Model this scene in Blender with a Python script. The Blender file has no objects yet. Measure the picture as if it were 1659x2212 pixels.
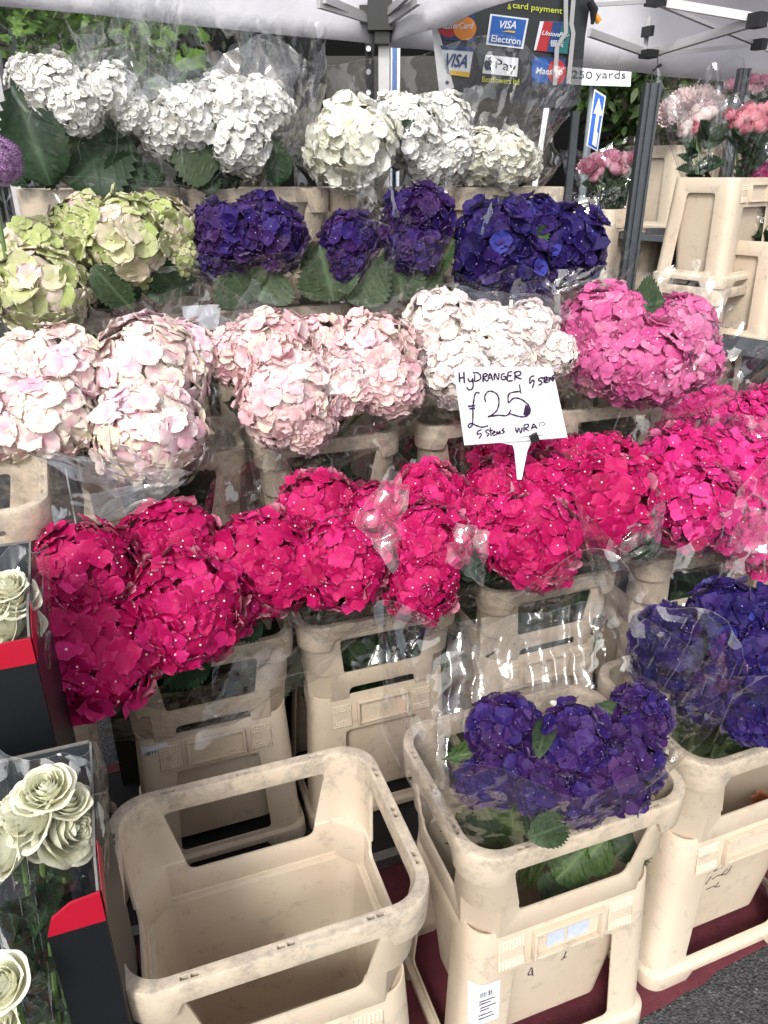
import bpy, math, random
import numpy as np
from mathutils import Vector, Matrix, Euler, noise
R = math.radians
S = bpy.context.scene
COL = S.collection
random.seed(7)

# ------------------------------------------------------------------ camera, world, sun, exposure
H, TH, FP, CX, CY = 1.58, R(24.5), 1597.6, 829.5, 1106.0     # the lens in units of a 1659 x 2212 view
cd = bpy.data.cameras.new('camera'); cam = bpy.data.objects.new('camera', cd); COL.objects.link(cam)
cam.location = (0, 0, H); cam.rotation_euler = (R(90) - TH, 0, 0)
cd.sensor_fit = 'VERTICAL'; cd.sensor_height = 36; cd.lens = 26; cd.clip_start = .02; cd.clip_end = 400
S.camera = cam
w = bpy.data.worlds.new('World'); S.world = w; w.use_nodes = True
wn = w.node_tree; bg = wn.nodes['Background']
sky = wn.nodes.new('ShaderNodeTexSky'); sky.sky_type = 'NISHITA'; sky.sun_disc = False
SUN_EL, SUN_AZ = R(42), R(194)
sky.sun_elevation = SUN_EL; sky.sun_rotation = SUN_AZ; sky.dust_density = 3.0; sky.air_density = 1.0
hs = wn.nodes.new('ShaderNodeHueSaturation'); hs.inputs['Saturation'].default_value = .28
wn.links.new(sky.outputs[0], hs.inputs['Color']); wn.links.new(hs.outputs[0], bg.inputs[0])
bg.inputs[1].default_value = .15
sd = bpy.data.lights.new('sun', 'SUN'); sun = bpy.data.objects.new('sun', sd); COL.objects.link(sun)
sd.energy = 1.25; sd.angle = R(12); sd.color = (1, .97, .92)
dirv = Vector((math.sin(SUN_AZ) * math.cos(SUN_EL), math.cos(SUN_AZ) * math.cos(SUN_EL), math.sin(SUN_EL)))
sun.rotation_euler = dirv.to_track_quat('Z', 'Y').to_euler()
S.view_settings.view_transform = 'Standard'; S.view_settings.look = 'None'
S.view_settings.exposure = 0.82; S.view_settings.gamma = 1
S.render.engine = 'CYCLES'
cy = S.cycles
cy.use_denoising = True; cy.max_bounces = 10; cy.transparent_max_bounces = 28; cy.diffuse_bounces = 4
cy.glossy_bounces = 3; cy.transmission_bounces = 4; cy.caustics_reflective = False; cy.caustics_refractive = False
cy.sample_clamp_indirect = 4

# ------------------------------------------------------------------ where a point of the view lies in the market
PHI = R(20)
N = Vector((-math.sin(PHI), math.cos(PHI), 0)); U = Vector((math.cos(PHI), math.sin(PHI), 0))
C0 = Vector((0, 0, H))
FW = Vector((0, math.cos(TH), -math.sin(TH))); UP = Vector((0, math.sin(TH), math.cos(TH))); RT = Vector((1, 0, 0))
def ray(px, py): return FW + RT * ((px - CX) / FP) + UP * ((CY - py) / FP)
def PV(px, py, v):                       # on the upright plane v metres out, parallel to the stall front
    d = ray(px, py); return C0 + d * (v / d.dot(N))
def PZ(px, py, z):
    d = ray(px, py); return C0 + d * ((z - H) / d.z)
def PY(px, py, y):
    d = ray(px, py); return C0 + d * (y / d.y)
def dep(p): return (p - C0).dot(FW)
def uv(u, v, z=0): return U * u + N * v + Vector((0, 0, z))

# ------------------------------------------------------------------ objects
def put(o, parent=None):
    COL.objects.link(o)
    if parent: o.parent = parent
    return o
def thing(name, label, cat, loc=(0, 0, 0), rz=0, group=None):
    o = bpy.data.objects.new(name, None); put(o); o.empty_display_size = .05
    o.location = loc; o.rotation_euler = (0, 0, rz)
    o['label'] = label; o['category'] = cat
    if group: o['group'] = group
    return o
def tag(o, label, cat, group=None):
    o['label'] = label; o['category'] = cat
    if group: o['group'] = group
    return o
def mesh(name, vs, fs, mats=None, smooth=True, sharp=None, mi=None):
    me = bpy.data.meshes.new(name)
    me.from_pydata([tuple(v) for v in vs], [], fs)
    for m in (mats if isinstance(mats, (list, tuple)) else [mats] if mats else []): me.materials.append(m)
    if mi is not None: me.polygons.foreach_set('material_index', mi)
    if smooth:
        me.polygons.foreach_set('use_smooth', [True] * len(me.polygons))
        if sharp: me.set_sharp_from_angle(angle=R(sharp))
    me.update(); return me
def obj(name, me, parent=None, world=False):
    o = bpy.data.objects.new(name, me); put(o, parent)
    if parent and world:                    # the mesh is in world space
        o.matrix_parent_inverse = parent_matrix(parent).inverted()
    return o
def parent_matrix(p):
    return Matrix.LocRotScale(Vector(p.location), p.rotation_euler, Vector((1, 1, 1)))

class MB:
    def __init__(s): s.v = []; s.f = []; s.m = []
    def add(s, vs, fs, m=0):
        b = len(s.v); s.v += [Vector(v) for v in vs]; s.f += [tuple(b + i for i in f) for f in fs]; s.m += [m] * len(fs)
    def box(s, lo, hi, m=0, M=None):
        x0, y0, z0 = lo; x1, y1, z1 = hi
        vs = [Vector(p) for p in [(x0, y0, z0), (x1, y0, z0), (x1, y1, z0), (x0, y1, z0), (x0, y0, z1), (x1, y0, z1), (x1, y1, z1), (x0, y1, z1)]]
        if M is not None: vs = [M @ v for v in vs]
        s.add(vs, [(3, 2, 1, 0), (4, 5, 6, 7), (0, 1, 5, 4), (1, 2, 6, 5), (2, 3, 7, 6), (3, 0, 4, 7)], m)
    def prism(s, pts, off, m=0):             # polygon pts (world) thickened by the vector off
        n = len(pts); vs = [Vector(p) for p in pts] + [Vector(p) + off for p in pts]
        s.add(vs, [tuple(range(n))[::-1], tuple(range(n, 2 * n))] + [(i, (i + 1) % n, n + (i + 1) % n, n + i) for i in range(n)], m)
    def bar(s, a, b, wd, ht, m=0, up=Vector((0, 0, 1))):
        a = Vector(a); b = Vector(b); d = (b - a).normalized(); sx = d.cross(up)
        if sx.length < 1e-3: sx = d.cross(Vector((0, 1, 0)))
        sx.normalize(); sy = sx.cross(d)
        c = [(-1, -1), (1, -1), (1, 1), (-1, 1)]
        vs = [a + sx * i * wd / 2 + sy * j * ht / 2 for i, j in c] + [b + sx * i * wd / 2 + sy * j * ht / 2 for i, j in c]
        s.add(vs, [(3, 2, 1, 0), (4, 5, 6, 7), (0, 1, 5, 4), (1, 2, 6, 5), (2, 3, 7, 6), (3, 0, 4, 7)], m)
    def tube(s, pts, r, n=8, m=0, cap=True):
        pts = [Vector(p) for p in pts]; rs = r if isinstance(r, (list, tuple)) else [r] * len(pts)
        vs = []; pr = None
        for i, p in enumerate(pts):
            d = (pts[min(i + 1, len(pts) - 1)] - pts[max(i - 1, 0)]).normalized()
            if pr is None: pr = d.orthogonal().normalized()
            pr = (pr - d * pr.dot(d)).normalized(); q = d.cross(pr)
            vs += [p + (pr * math.cos(2 * math.pi * k / n) + q * math.sin(2 * math.pi * k / n)) * rs[i] for k in range(n)]
        fs = [(i * n + k, i * n + (k + 1) % n, (i + 1) * n + (k + 1) % n, (i + 1) * n + k) for i in range(len(pts) - 1) for k in range(n)]
        if cap: fs += [tuple(range(n))[::-1], tuple(range((len(pts) - 1) * n, len(pts) * n))]
        s.add(vs, fs, m)
    def build(s, name, mats, parent=None, smooth=True, sharp=35, world=False):
        me = mesh(name, s.v, s.f, mats, smooth, sharp, s.m); return obj(name, me, parent, world)

# ------------------------------------------------------------------ materials
class NT:
    def __init__(s, name):
        s.m = bpy.data.materials.new(name); s.m.use_nodes = True; s.t = s.m.node_tree; s.b = s.t.nodes['Principled BSDF']; s.o = s.t.nodes['Material Output']
    def n(s, typ, **k):
        x = s.t.nodes.new('ShaderNode' + typ)
        for a, b in k.items():
            if a.startswith('i_'):
                a = a[2:]; x.inputs[int(a) if a.isdigit() else a].default_value = b
            else: setattr(x, a, b)
        return x
    def l(s, a, b): s.t.links.new(a, b)
    def noise(s, scale, detail=4, rough=.55, vec=None):
        x = s.n('TexNoise'); x.inputs['Scale'].default_value = scale; x.inputs['Detail'].default_value = detail; x.inputs['Roughness'].default_value = rough
        if vec is not None: s.l(vec, x.inputs['Vector'])
        return x
    def ramp(s, fac, stops):
        x = s.n('ValToRGB'); e = x.color_ramp.elements
        while len(e) < len(stops): e.new(.5)
        for k, (p, c) in enumerate(stops):
            e[k].position = p; e[k].color = (*c, 1) if len(c) == 3 else c
        s.l(fac, x.inputs[0]); return x
    def mix(s, fac, a, b, mode='MIX'):
        x = s.n('MixRGB', blend_type=mode)
        for i, q in enumerate((fac, a, b)):
            if hasattr(q, 'is_linked'): s.l(q, x.inputs[i])
            else: x.inputs[i].default_value = q if i == 0 else (*q, 1)
        return x.outputs[0]
    def math(s, op, a, b=0, clamp=False):
        x = s.n('Math', operation=op, use_clamp=clamp)
        for i, q in enumerate((a, b)):
            if hasattr(q, 'is_linked'): s.l(q, x.inputs[i])
            else: x.inputs[i].default_value = q
        return x.outputs[0]
    def bump(s, h, strength=.3, dist=.002):
        x = s.n('Bump'); x.inputs['Strength'].default_value = strength; x.inputs['Distance'].default_value = dist
        s.l(h, x.inputs['Height']); s.l(x.outputs[0], s.b.inputs['Normal']); return x
    def coords(s, rnd=True):
        tc = s.n('TexCoord'); v = tc.outputs['Object']
        if rnd:
            oi = s.n('ObjectInfo'); a = s.n('VectorMath', operation='SCALE'); 
            cmb = s.n('CombineXYZ'); s.l(oi.outputs['Random'], cmb.inputs[0]); s.l(oi.outputs['Random'], cmb.inputs[2])
            s.l(cmb.outputs[0], a.inputs[0]); a.inputs['Scale'].default_value = 37
            b = s.n('VectorMath', operation='ADD'); s.l(v, b.inputs[0]); s.l(a.outputs[0], b.inputs[1]); v = b.outputs[0]
        return v, tc
def simple(name, col, rough=.5, metal=0, var=.0, spec=None, scale=30, bump=0):
    t = NT(name); t.b.inputs['Roughness'].default_value = rough; t.b.inputs['Metallic'].default_value = metal
    if spec is not None: t.b.inputs['Specular IOR Level'].default_value = spec
    v, _ = t.coords()
    nz = t.noise(scale, 5, .6, v)
    c = t.mix(nz.outputs[0], tuple(x * (1 - var) for x in col), tuple(min(1, x * (1 + var)) for x in col)); t.l(c, t.b.inputs['Base Color'])
    if bump: t.bump(nz.outputs[0], bump, .003)
    return t.m

def cream():
    t = NT('cream_plastic'); v, tc = t.coords()
    big = t.noise(5, 3, .6, v); mid = t.noise(26, 6, .7, v); fine = t.noise(120, 4, .7, v)
    geo = t.n('SeparateXYZ'); t.l(tc.outputs['Object'], geo.inputs[0])
    base = t.ramp(big.outputs[0], [(.3, (.58, .475, .36)), (.7, (.64, .545, .43))])
    # scuffed dirt, heavier on the rim and the foot
    rim = t.ramp(geo.outputs[2], [(0, (.55,) * 3), (.06, (.12,) * 3), (.53, (.10,) * 3), (.60, (.75,) * 3), (.625, (1,) * 3)])
    th = t.math('ADD', mid.outputs[0], t.math('MULTIPLY', rim.outputs[0], .19))
    m1 = t.ramp(th, [(.575, (0,) * 3), (.74, (.72,) * 3)])
    m1b = t.math('MULTIPLY', m1.outputs[0], t.ramp(fine.outputs[0], [(.35, (.35,) * 3), (.6, (1,) * 3)]).outputs[0])
    c = t.mix(m1b, base.outputs[0], (.27, .235, .20))
    stc = t.noise(11, 7, .75, v); st = t.ramp(stc.outputs[0], [(.62, (0,) * 3), (.68, (.55,) * 3)])
    c = t.mix(t.math('MULTIPLY', st.outputs[0], .55), c, (.38, .31, .20))
    # thin dark scratches, stretched
    mp = t.n('Mapping'); mp.inputs['Scale'].default_value = (14, 14, 70); mp.inputs['Rotation'].default_value = (.3, .5, .2); t.l(v, mp.inputs[0])
    sc = t.noise(3, 6, .8, mp.outputs[0]); s2 = t.ramp(sc.outputs[0], [(.66, (0,) * 3), (.70, (1,) * 3)])
    c = t.mix(t.math('MULTIPLY', s2.outputs[0], .65), c, (.10, .09, .08))
    t.l(c, t.b.inputs['Base Color'])
    r = t.ramp(mid.outputs[0], [(.3, (.34,) * 3), (.8, (.62,) * 3)]); t.l(r.outputs[0], t.b.inputs['Roughness'])
    t.b.inputs['Specular IOR Level'].default_value = .35
    t.b.inputs['Subsurface Weight'].default_value = .12; t.b.inputs['Subsurface Radius'].default_value = (.02, .01, .005); t.b.inputs['Subsurface Scale'].default_value = .3
    t.bump(fine.outputs[0], .12, .0006)
    return t.m
M_CREAM = cream()
M_STEEL = simple('galvanised_steel', (.22, .24, .26), .42, .7, .25, scale=60, bump=.1)
M_DARKSTEEL = simple('dark_steel', (.075, .085, .095), .45, .5, .3, scale=45)
M_MAT = simple('black_felt_mat', (.016, .015, .015), .95, 0, .4, scale=220, bump=.5)
M_CARD = simple('black_card', (.006, .007, .009), .42, 0, .3, scale=40)
M_CARDIN = simple('slate_card', (.028, .036, .044), .6, 0, .2, scale=90)
M_RED = simple('red_card', (.40, .005, .024), .4, 0, .08)
M_EDGE = simple('card_edge', (.16, .15, .135), .9, 0, .4, scale=120)
M_WHITEPLASTIC = simple('white_plastic', (.80, .81, .86), .4, 0, .02)
M_PAPER = simple('white_label', (.72, .74, .80), .5, 0, .06, scale=80)
M_INK = simple('marker_ink', (.035, .012, .05), .5, 0, .3, scale=200)
M_BLACK = simple('black_plastic', (.012, .012, .013), .4, 0, .2)
M_ORANGE = simple('orange_plastic', (.75, .30, .03), .45, 0, .1)
M_STRAP = simple('grey_strap', (.34, .34, .35), .7, 0, .15, scale=160)
M_ALU = simple('grey_aluminium', (.50, .49, .50), .4, .3, .06)
M_STEM = simple('green_stem', (.10, .17, .045), .6, 0, .3, scale=50)
M_BUD = simple('pale_floret_centre', (.85, .62, .66), .6, 0, .15)
M_BUDB = simple('blue_floret_centre', (.36, .34, .62), .6, 0, .15)
M_BUDG = simple('green_floret_centre', (.50, .52, .26), .6, 0, .15)
M_CORE = simple('flower_pedicels', (.05, .07, .025), .8, 0, .4)
CORES = {k: simple('pedicels_' + k, c, .8, 0, .3) for k, c in (('pale', (.62, .60, .46)), ('green', (.34, .40, .16)), ('red', (.26, .008, .05)), ('pink', (.50, .09, .24)), ('violet', (.022, .010, .06)))}
COREOF = dict(fuchsia='red', cerise='red', rosepink='pink', hotpink='pink', palepink='pale', blush='pale', pearl='pale', white='pale', ivory='pale', green='green', purple='violet', indigo='violet')
M_POLY = simple('sign_white', (.82, .84, .86), .45, 0, .03)
M_BLUE = simple('sign_blue', (.004, .11, .62), .4, 0, .04)
M_SIGNTXT = simple('sign_grey_lettering', (.05, .05, .06), .5, 0, .1)

def petal_mat(name, stops, edge=None, centre=None, cw=.25, trans=.25, tone=None, rough=.55, back=.6):
    """stops: colours spread over florets; centre/edge: petal base and margin colour; tone: a second colour in broad areas."""
    t = NT(name)
    a = t.n('Attribute', attribute_name='rnd'); r = t.n('Attribute', attribute_name='rad'); g = t.n('Attribute', attribute_name='tone')
    c = t.ramp(a.outputs['Fac'], stops).outputs[0]
    if tone:
        f = t.ramp(g.outputs['Fac'], [(.35, (0,) * 3), (.65, (1,) * 3)]).outputs[0]
        f = t.math('MULTIPLY', f, tone[1]); c = t.mix(f, c, tone[0])
    if centre:
        f = t.ramp(r.outputs['Fac'], [(0, (1,) * 3), (cw, (.55,) * 3), (cw * 2.2, (0,) * 3)]).outputs[0]; c = t.mix(t.math('MULTIPLY', f, centre[1]), c, centre[0])
    if edge:
        f = t.ramp(r.outputs['Fac'], [(.72, (0,) * 3), (1, (1,) * 3)]).outputs[0]; c = t.mix(t.math('MULTIPLY', f, edge[1]), c, edge[0])
    ge = t.n('NewGeometry'); c = t.mix(t.math('MULTIPLY', ge.outputs['Backfacing'], back), c, t.mix(.45, c, (.85, .72, .76)))
    v, _ = t.coords(); nz = t.noise(9, 4, .7, v)
    c = t.mix(.35, c, t.ramp(nz.outputs[0], [(.3, (.55,) * 3), (.7, (1.0,) * 3)]).outputs[0], 'MULTIPLY')
    t.l(c, t.b.inputs['Base Color']); t.b.inputs['Roughness'].default_value = rough; t.b.inputs['Specular IOR Level'].default_value = .25
    sv = t.n('Attribute', attribute_name='side'); wv = t.math('SINE', t.math('MULTIPLY', sv.outputs['Fac'], 34))
    t.bump(t.math('ADD', t.math('MULTIPLY', wv, .12), nz.outputs[0]), .16, .03)
    tr = t.n('BsdfTranslucent'); t.l(c, tr.inputs[0]); mx = t.n('MixShader'); mx.inputs[0].default_value = trans
    t.l(t.b.outputs[0], mx.inputs[1]); t.l(tr.outputs[0], mx.inputs[2]); t.l(mx.outputs[0], t.o.inputs[0])
    return t.m
P = {}
P['fuchsia'] = petal_mat('fuchsia_petal', [(0, (.32, .001, .055)), (.5, (.47, .003, .095)), (1, (.62, .02, .18))], edge=((.80, .07, .26), .4), trans=.14)
P['cerise'] = petal_mat('cerise_petal', [(0, (.44, .004, .09)), (.5, (.60, .014, .18)), (1, (.74, .06, .30))], edge=((.85, .10, .36), .4), trans=.14)
P['rosepink'] = petal_mat('rose_pink_petal', [(0, (.58, .07, .26)), (.5, (.70, .15, .37)), (1, (.80, .32, .50))], edge=((.88, .28, .52), .35), trans=.25)
P['hotpink'] = petal_mat('hot_pink_petal', [(0, (.62, .02, .20)), (.5, (.78, .04, .28)), (.9, (.85, .12, .40)), (1, (.75, .42, .35))], edge=((.9, .16, .42), .4), trans=.25)
P['palepink'] = petal_mat('pale_pink_petal', [(0, (.84, .46, .56)), (.35, (.88, .66, .73)), (.75, (.88, .78, .76)), (1, (.84, .80, .54))], centre=((.82, .30, .46), .6), tone=((.86, .80, .62), .6), trans=.14)
P['blush'] = petal_mat('blush_petal', [(0, (.80, .44, .50)), (.5, (.86, .62, .64)), (1, (.86, .76, .60))], centre=((.78, .32, .44), .5), tone=((.88, .68, .62), .4), trans=.14)
P['pearl'] = petal_mat('pearl_petal', [(0, (.88, .72, .72)), (.5, (.90, .82, .79)), (1, (.88, .85, .72))], centre=((.82, .6, .6), .35), trans=.14)
P['white'] = petal_mat('white_petal', [(0, (.84, .83, .76)), (.5, (.90, .90, .87)), (1, (.91, .91, .92))], centre=((.80, .80, .56), .5), trans=.14, back=.15)
P['ivory'] = petal_mat('ivory_petal', [(0, (.84, .82, .66)), (.5, (.89, .88, .78)), (1, (.90, .90, .86))], centre=((.74, .76, .42), .6), trans=.14, back=.15)
P['green'] = petal_mat('lime_petal', [(0, (.40, .48, .16)), (.35, (.58, .62, .30)), (.6, (.76, .66, .50)), (.85, (.82, .66, .60)), (1, (.80, .48, .60))], centre=((.30, .36, .10), .5), edge=((.78, .72, .56), .5), tone=((.44, .52, .18), .75), trans=.14)
P['purple'] = petal_mat('violet_petal', [(0, (.024, .006, .055)), (.5, (.040, .010, .088)), (1, (.085, .028, .14))], edge=((.085, .035, .22), .4), tone=((.022, .014, .17), .6), trans=.2, back=.25)
P['indigo'] = petal_mat('indigo_petal', [(0, (.012, .005, .060)), (.5, (.018, .009, .11)), (.85, (.042, .015, .13)), (1, (.04, .045, .30))], edge=((.04, .03, .24), .4), trans=.2, back=.2)
P['rose'] = petal_mat('cream_rose_petal', [(0, (.93, .91, .68)), (1, (.94, .94, .80))], centre=((.88, .87, .60), .35), trans=.14, rough=.45, back=0)
P['peony'] = petal_mat('pink_peony_petal', [(0, (.78, .26, .42)), (.5, (.84, .40, .54)), (1, (.88, .56, .66))], trans=.25)
P['peonyred'] = petal_mat('coral_peony_petal', [(0, (.80, .24, .32)), (1, (.86, .42, .48))], trans=.22)
P['peonywhite'] = petal_mat('blush_peony_petal', [(0, (.80, .50, .54)), (.5, (.86, .70, .68)), (1, (.86, .80, .74))], trans=.14)
P['magentapeony'] = petal_mat('magenta_peony_petal', [(0, (.66, .02, .28)), (1, (.80, .06, .42))], trans=.2)
P['orangeflower'] = petal_mat('orange_petal', [(0, (.60, .16, .01)), (1, (.80, .30, .02))], trans=.2)
P['allium'] = petal_mat('allium_purple', [(0, (.14, .02, .20)), (1, (.30, .06, .38))], trans=.15)

def leaf_mat(name, dark, light, back=None):
    t = NT(name); v, _ = t.coords(); nz = t.noise(14, 4, .6, v)
    r = t.n('Attribute', attribute_name='rad'); vein = r.outputs['Fac']
    c = t.ramp(nz.outputs[0], [(.3, dark), (.7, light)]).outputs[0]
    f = t.ramp(vein, [(.0, (1,) * 3), (.16, (0,) * 3)]).outputs[0]
    c = t.mix(t.math('MULTIPLY', f, .45), c, tuple(min(1, x * 2.2 + .02) for x in light))
    t.l(c, t.b.inputs['Base Color']); t.b.inputs['Roughness'].default_value = .5; t.b.inputs['Specular IOR Level'].default_value = .3
    t.bump(t.ramp(vein, [(0, (0,) * 3), (.5, (1,) * 3)]).outputs[0], .6, .004)
    tr = t.n('BsdfTranslucent'); t.l(c, tr.inputs[0]); mx = t.n('MixShader'); mx.inputs[0].default_value = .2
    t.l(t.b.outputs[0], mx.inputs[1]); t.l(tr.outputs[0], mx.inputs[2]); t.l(mx.outputs[0], t.o.inputs[0])
    return t.m
M_LEAF = leaf_mat('dark_leaf', (.010, .026, .011), (.026, .058, .022))
M_LEAFM = leaf_mat('grey_green_leaf', (.030, .052, .024), (.075, .115, .055))
M_LEAFB = leaf_mat('bright_leaf', (.028, .06, .016), (.075, .13, .035))
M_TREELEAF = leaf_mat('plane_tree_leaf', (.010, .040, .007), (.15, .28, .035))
M_HEDGE = leaf_mat('tree_leaf_shade_tint', (.02, .04, .012), (.07, .12, .03))  # background leaf green with the trees' shade put into the colour

def cello(name, tint=(.99, .99, .992), k=1.6, haze=.009, facet=1.0, top=.20):
    t = NT(name); t.t.nodes.remove(t.b)
    v, _ = t.coords(); rd = t.n('Attribute', attribute_name='rad')
    vo = t.n('TexVoronoi', feature='DISTANCE_TO_EDGE'); vo.inputs['Scale'].default_value = 9
    nz0 = t.noise(5, 3, .6, v); ad = t.n('VectorMath', operation='ADD'); sc = t.n('VectorMath', operation='SCALE'); sc.inputs['Scale'].default_value = .34
    t.l(nz0.outputs['Color'], sc.inputs[0]); t.l(v, ad.inputs[0]); t.l(sc.outputs[0], ad.inputs[1]); t.l(ad.outputs[0], vo.inputs['Vector'])
    vf = t.n('TexVoronoi', feature='F1'); vf.inputs['Scale'].default_value = 22; t.l(ad.outputs[0], vf.inputs['Vector'])
    low = t.ramp(rd.outputs['Fac'], [(.1, (1,) * 3), (.5, (.18,) * 3)]).outputs[0]      # more crumpled where it is gathered
    h = t.math('ADD', t.math('MULTIPLY', vo.outputs['Distance'], .5), t.math('MULTIPLY', t.math('MULTIPLY', vf.outputs['Distance'], .9), low))
    bp = t.n('Bump'); bp.inputs['Strength'].default_value = .5; bp.inputs['Distance'].default_value = .012; t.l(h, bp.inputs['Height'])
    fr = t.n('Fresnel'); fr.inputs[0].default_value = 1.45; t.l(bp.outputs[0], fr.inputs['Normal'])
    fac = t.math('MINIMUM', t.math('MULTIPLY', fr.outputs[0], k), top)
    tp = t.n('BsdfTransparent'); tp.inputs[0].default_value = (*tint, 1)
    mpn = t.n('Mapping'); mpn.inputs['Scale'].default_value = (30, 30, 8); t.l(ad.outputs[0], mpn.inputs[0])
    fc = t.n('TexVoronoi', feature='F1'); fc.inputs['Scale'].default_value = 1; t.l(mpn.outputs[0], fc.inputs['Vector'])
    sb = t.n('VectorMath', operation='SUBTRACT'); t.l(fc.outputs['Color'], sb.inputs[0]); sb.inputs[1].default_value = (.5, .5, .5)
    ss = t.n('VectorMath', operation='SCALE'); ss.inputs['Scale'].default_value = facet; t.l(sb.outputs[0], ss.inputs[0])
    an = t.n('VectorMath', operation='ADD'); t.l(bp.outputs[0], an.inputs[0]); t.l(ss.outputs[0], an.inputs[1]); nn_ = t.n('VectorMath', operation='NORMALIZE'); t.l(an.outputs[0], nn_.inputs[0])
    gl = t.n('BsdfGlossy'); gl.inputs['Roughness'].default_value = .05; t.l(nn_.outputs[0], gl.inputs['Normal'])
    df = t.n('BsdfDiffuse'); df.inputs[0].default_value = (.85, .85, .88, 1); t2 = t.n('BsdfTranslucent'); t2.inputs[0].default_value = (.85, .85, .88, 1); ds = t.n('MixShader'); t.l(df.outputs[0], ds.inputs[1]); t.l(t2.outputs[0], ds.inputs[2])
    crease = t.ramp(vo.outputs['Distance'], [(0, (.18,) * 3), (.010, (0,) * 3)]).outputs[0]
    edge = t.ramp(rd.outputs['Fac'], [(.7, (0,) * 3), (.95, (.45,) * 3)]).outputs[0]
    ca = t.n('Attribute', attribute_name='crease'); cl_ = t.ramp(ca.outputs['Fac'], [(.80, (0,) * 3), (.98, (.26,) * 3)]).outputs[0]; edge = t.math('ADD', edge, cl_)
    hz = t.math('ADD', t.math('ADD', t.math('MULTIPLY', crease, low), edge), haze, True)
    m0 = t.n('MixShader'); t.l(hz, m0.inputs[0]); t.l(tp.outputs[0], m0.inputs[1]); t.l(ds.outputs[0], m0.inputs[2])
    mx = t.n('MixShader'); t.l(fac, mx.inputs[0]); t.l(m0.outputs[0], mx.inputs[1]); t.l(gl.outputs[0], mx.inputs[2]); t.l(mx.outputs[0], t.o.inputs[0])
    return t.m
M_CELLO = cello('cellophane'); M_FLAP = cello('cellophane_flap', k=1.7, haze=.012, facet=.10, top=.30)

def fabric():
    t = NT('white_canopy_fabric'); v, _ = t.coords(); nz = t.noise(3, 5, .6, v)
    c = t.ramp(nz.outputs[0], [(.3, (.84, .84, .88)), (.7, (.90, .90, .94))]).outputs[0]; t.l(c, t.b.inputs['Base Color']); t.b.inputs['Roughness'].default_value = .8
    t.bump(nz.outputs[0], .5, .03)
    tr = t.n('BsdfTranslucent'); tr.inputs[0].default_value = (.92, .92, .97, 1); mx = t.n('MixShader'); mx.inputs[0].default_value = .28
    t.l(t.b.outputs[0], mx.inputs[1]); t.l(tr.outputs[0], mx.inputs[2]); t.l(mx.outputs[0], t.o.inputs[0]); return t.m
M_FABRIC = fabric()

# ------------------------------------------------------------------ ground
def ground_mat():
    t = NT('asphalt'); v, _ = t.coords(False); a = t.n('TexVoronoi', feature='F1'); a.inputs['Scale'].default_value = 170; t.l(v, a.inputs['Vector'])
    n1 = t.noise(3, 6, .6, v); n2 = t.noise(260, 2, .5, v)
    c = t.ramp(a.outputs['Color'], [(.1, (.025, .025, .027)), (.8, (.085, .085, .09)), (1, (.20, .20, .20))]).outputs[0]
    c = t.mix(.5, c, t.ramp(n1.outputs[0], [(.3, (.5,) * 3), (.7, (1,) * 3)]).outputs[0], 'MULTIPLY'); t.l(c, t.b.inputs['Base Color'])
    t.b.inputs['Roughness'].default_value = .75; t.bump(t.math('ADD', a.outputs['Distance'], n2.outputs[0]), .9, .006); return t.m
def redpaint():
    t = NT('dark_red_road_paint'); v, _ = t.coords(False); n1 = t.noise(9, 6, .7, v); n2 = t.noise(200, 3, .6, v)
    c = t.ramp(n1.outputs[0], [(.35, (.085, .012, .02)), (.65, (.13, .022, .032))]).outputs[0]
    c = t.mix(t.ramp(n2.outputs[0], [(.66, (0,) * 3), (.72, (.7,) * 3)]).outputs[0], c, (.05, .05, .05)); t.l(c, t.b.inputs['Base Color'])
    t.b.inputs['Roughness'].default_value = .8; t.bump(n2.outputs[0], .5, .004); return t.m
gm = MB(); g = 60
gm.add([(-g, -20, 0), (g, -20, 0), (g, 90, 0), (-g, 90, 0)], [(0, 1, 2, 3)])
o = gm.build('ground', ground_mat(), smooth=False); o['kind'] = 'structure'
a = PZ(1480, 2150, 0); b = PZ(1659, 2035, 0); dd = (b - a).normalized()
a0 = a - dd * 3; b0 = a + dd * 5; nn = Vector((-dd.y, dd.x, 0))
gm = MB(); L = []
rr = random.Random(3)
for i in range(161):                                        # a worn, uneven painted edge
    L.append(a0.lerp(b0, i / 160) + nn * rr.uniform(-.006, .006))
gm.add([p + Vector((0, 0, .004)) for p in L] + [p + nn * 1.25 + Vector((0, 0, .004)) for p in L], [(i, i + 1, 162 + i, 161 + i) for i in range(160)])
o = gm.build('road_surface', redpaint(), smooth=False); o['kind'] = 'structure'

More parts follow.
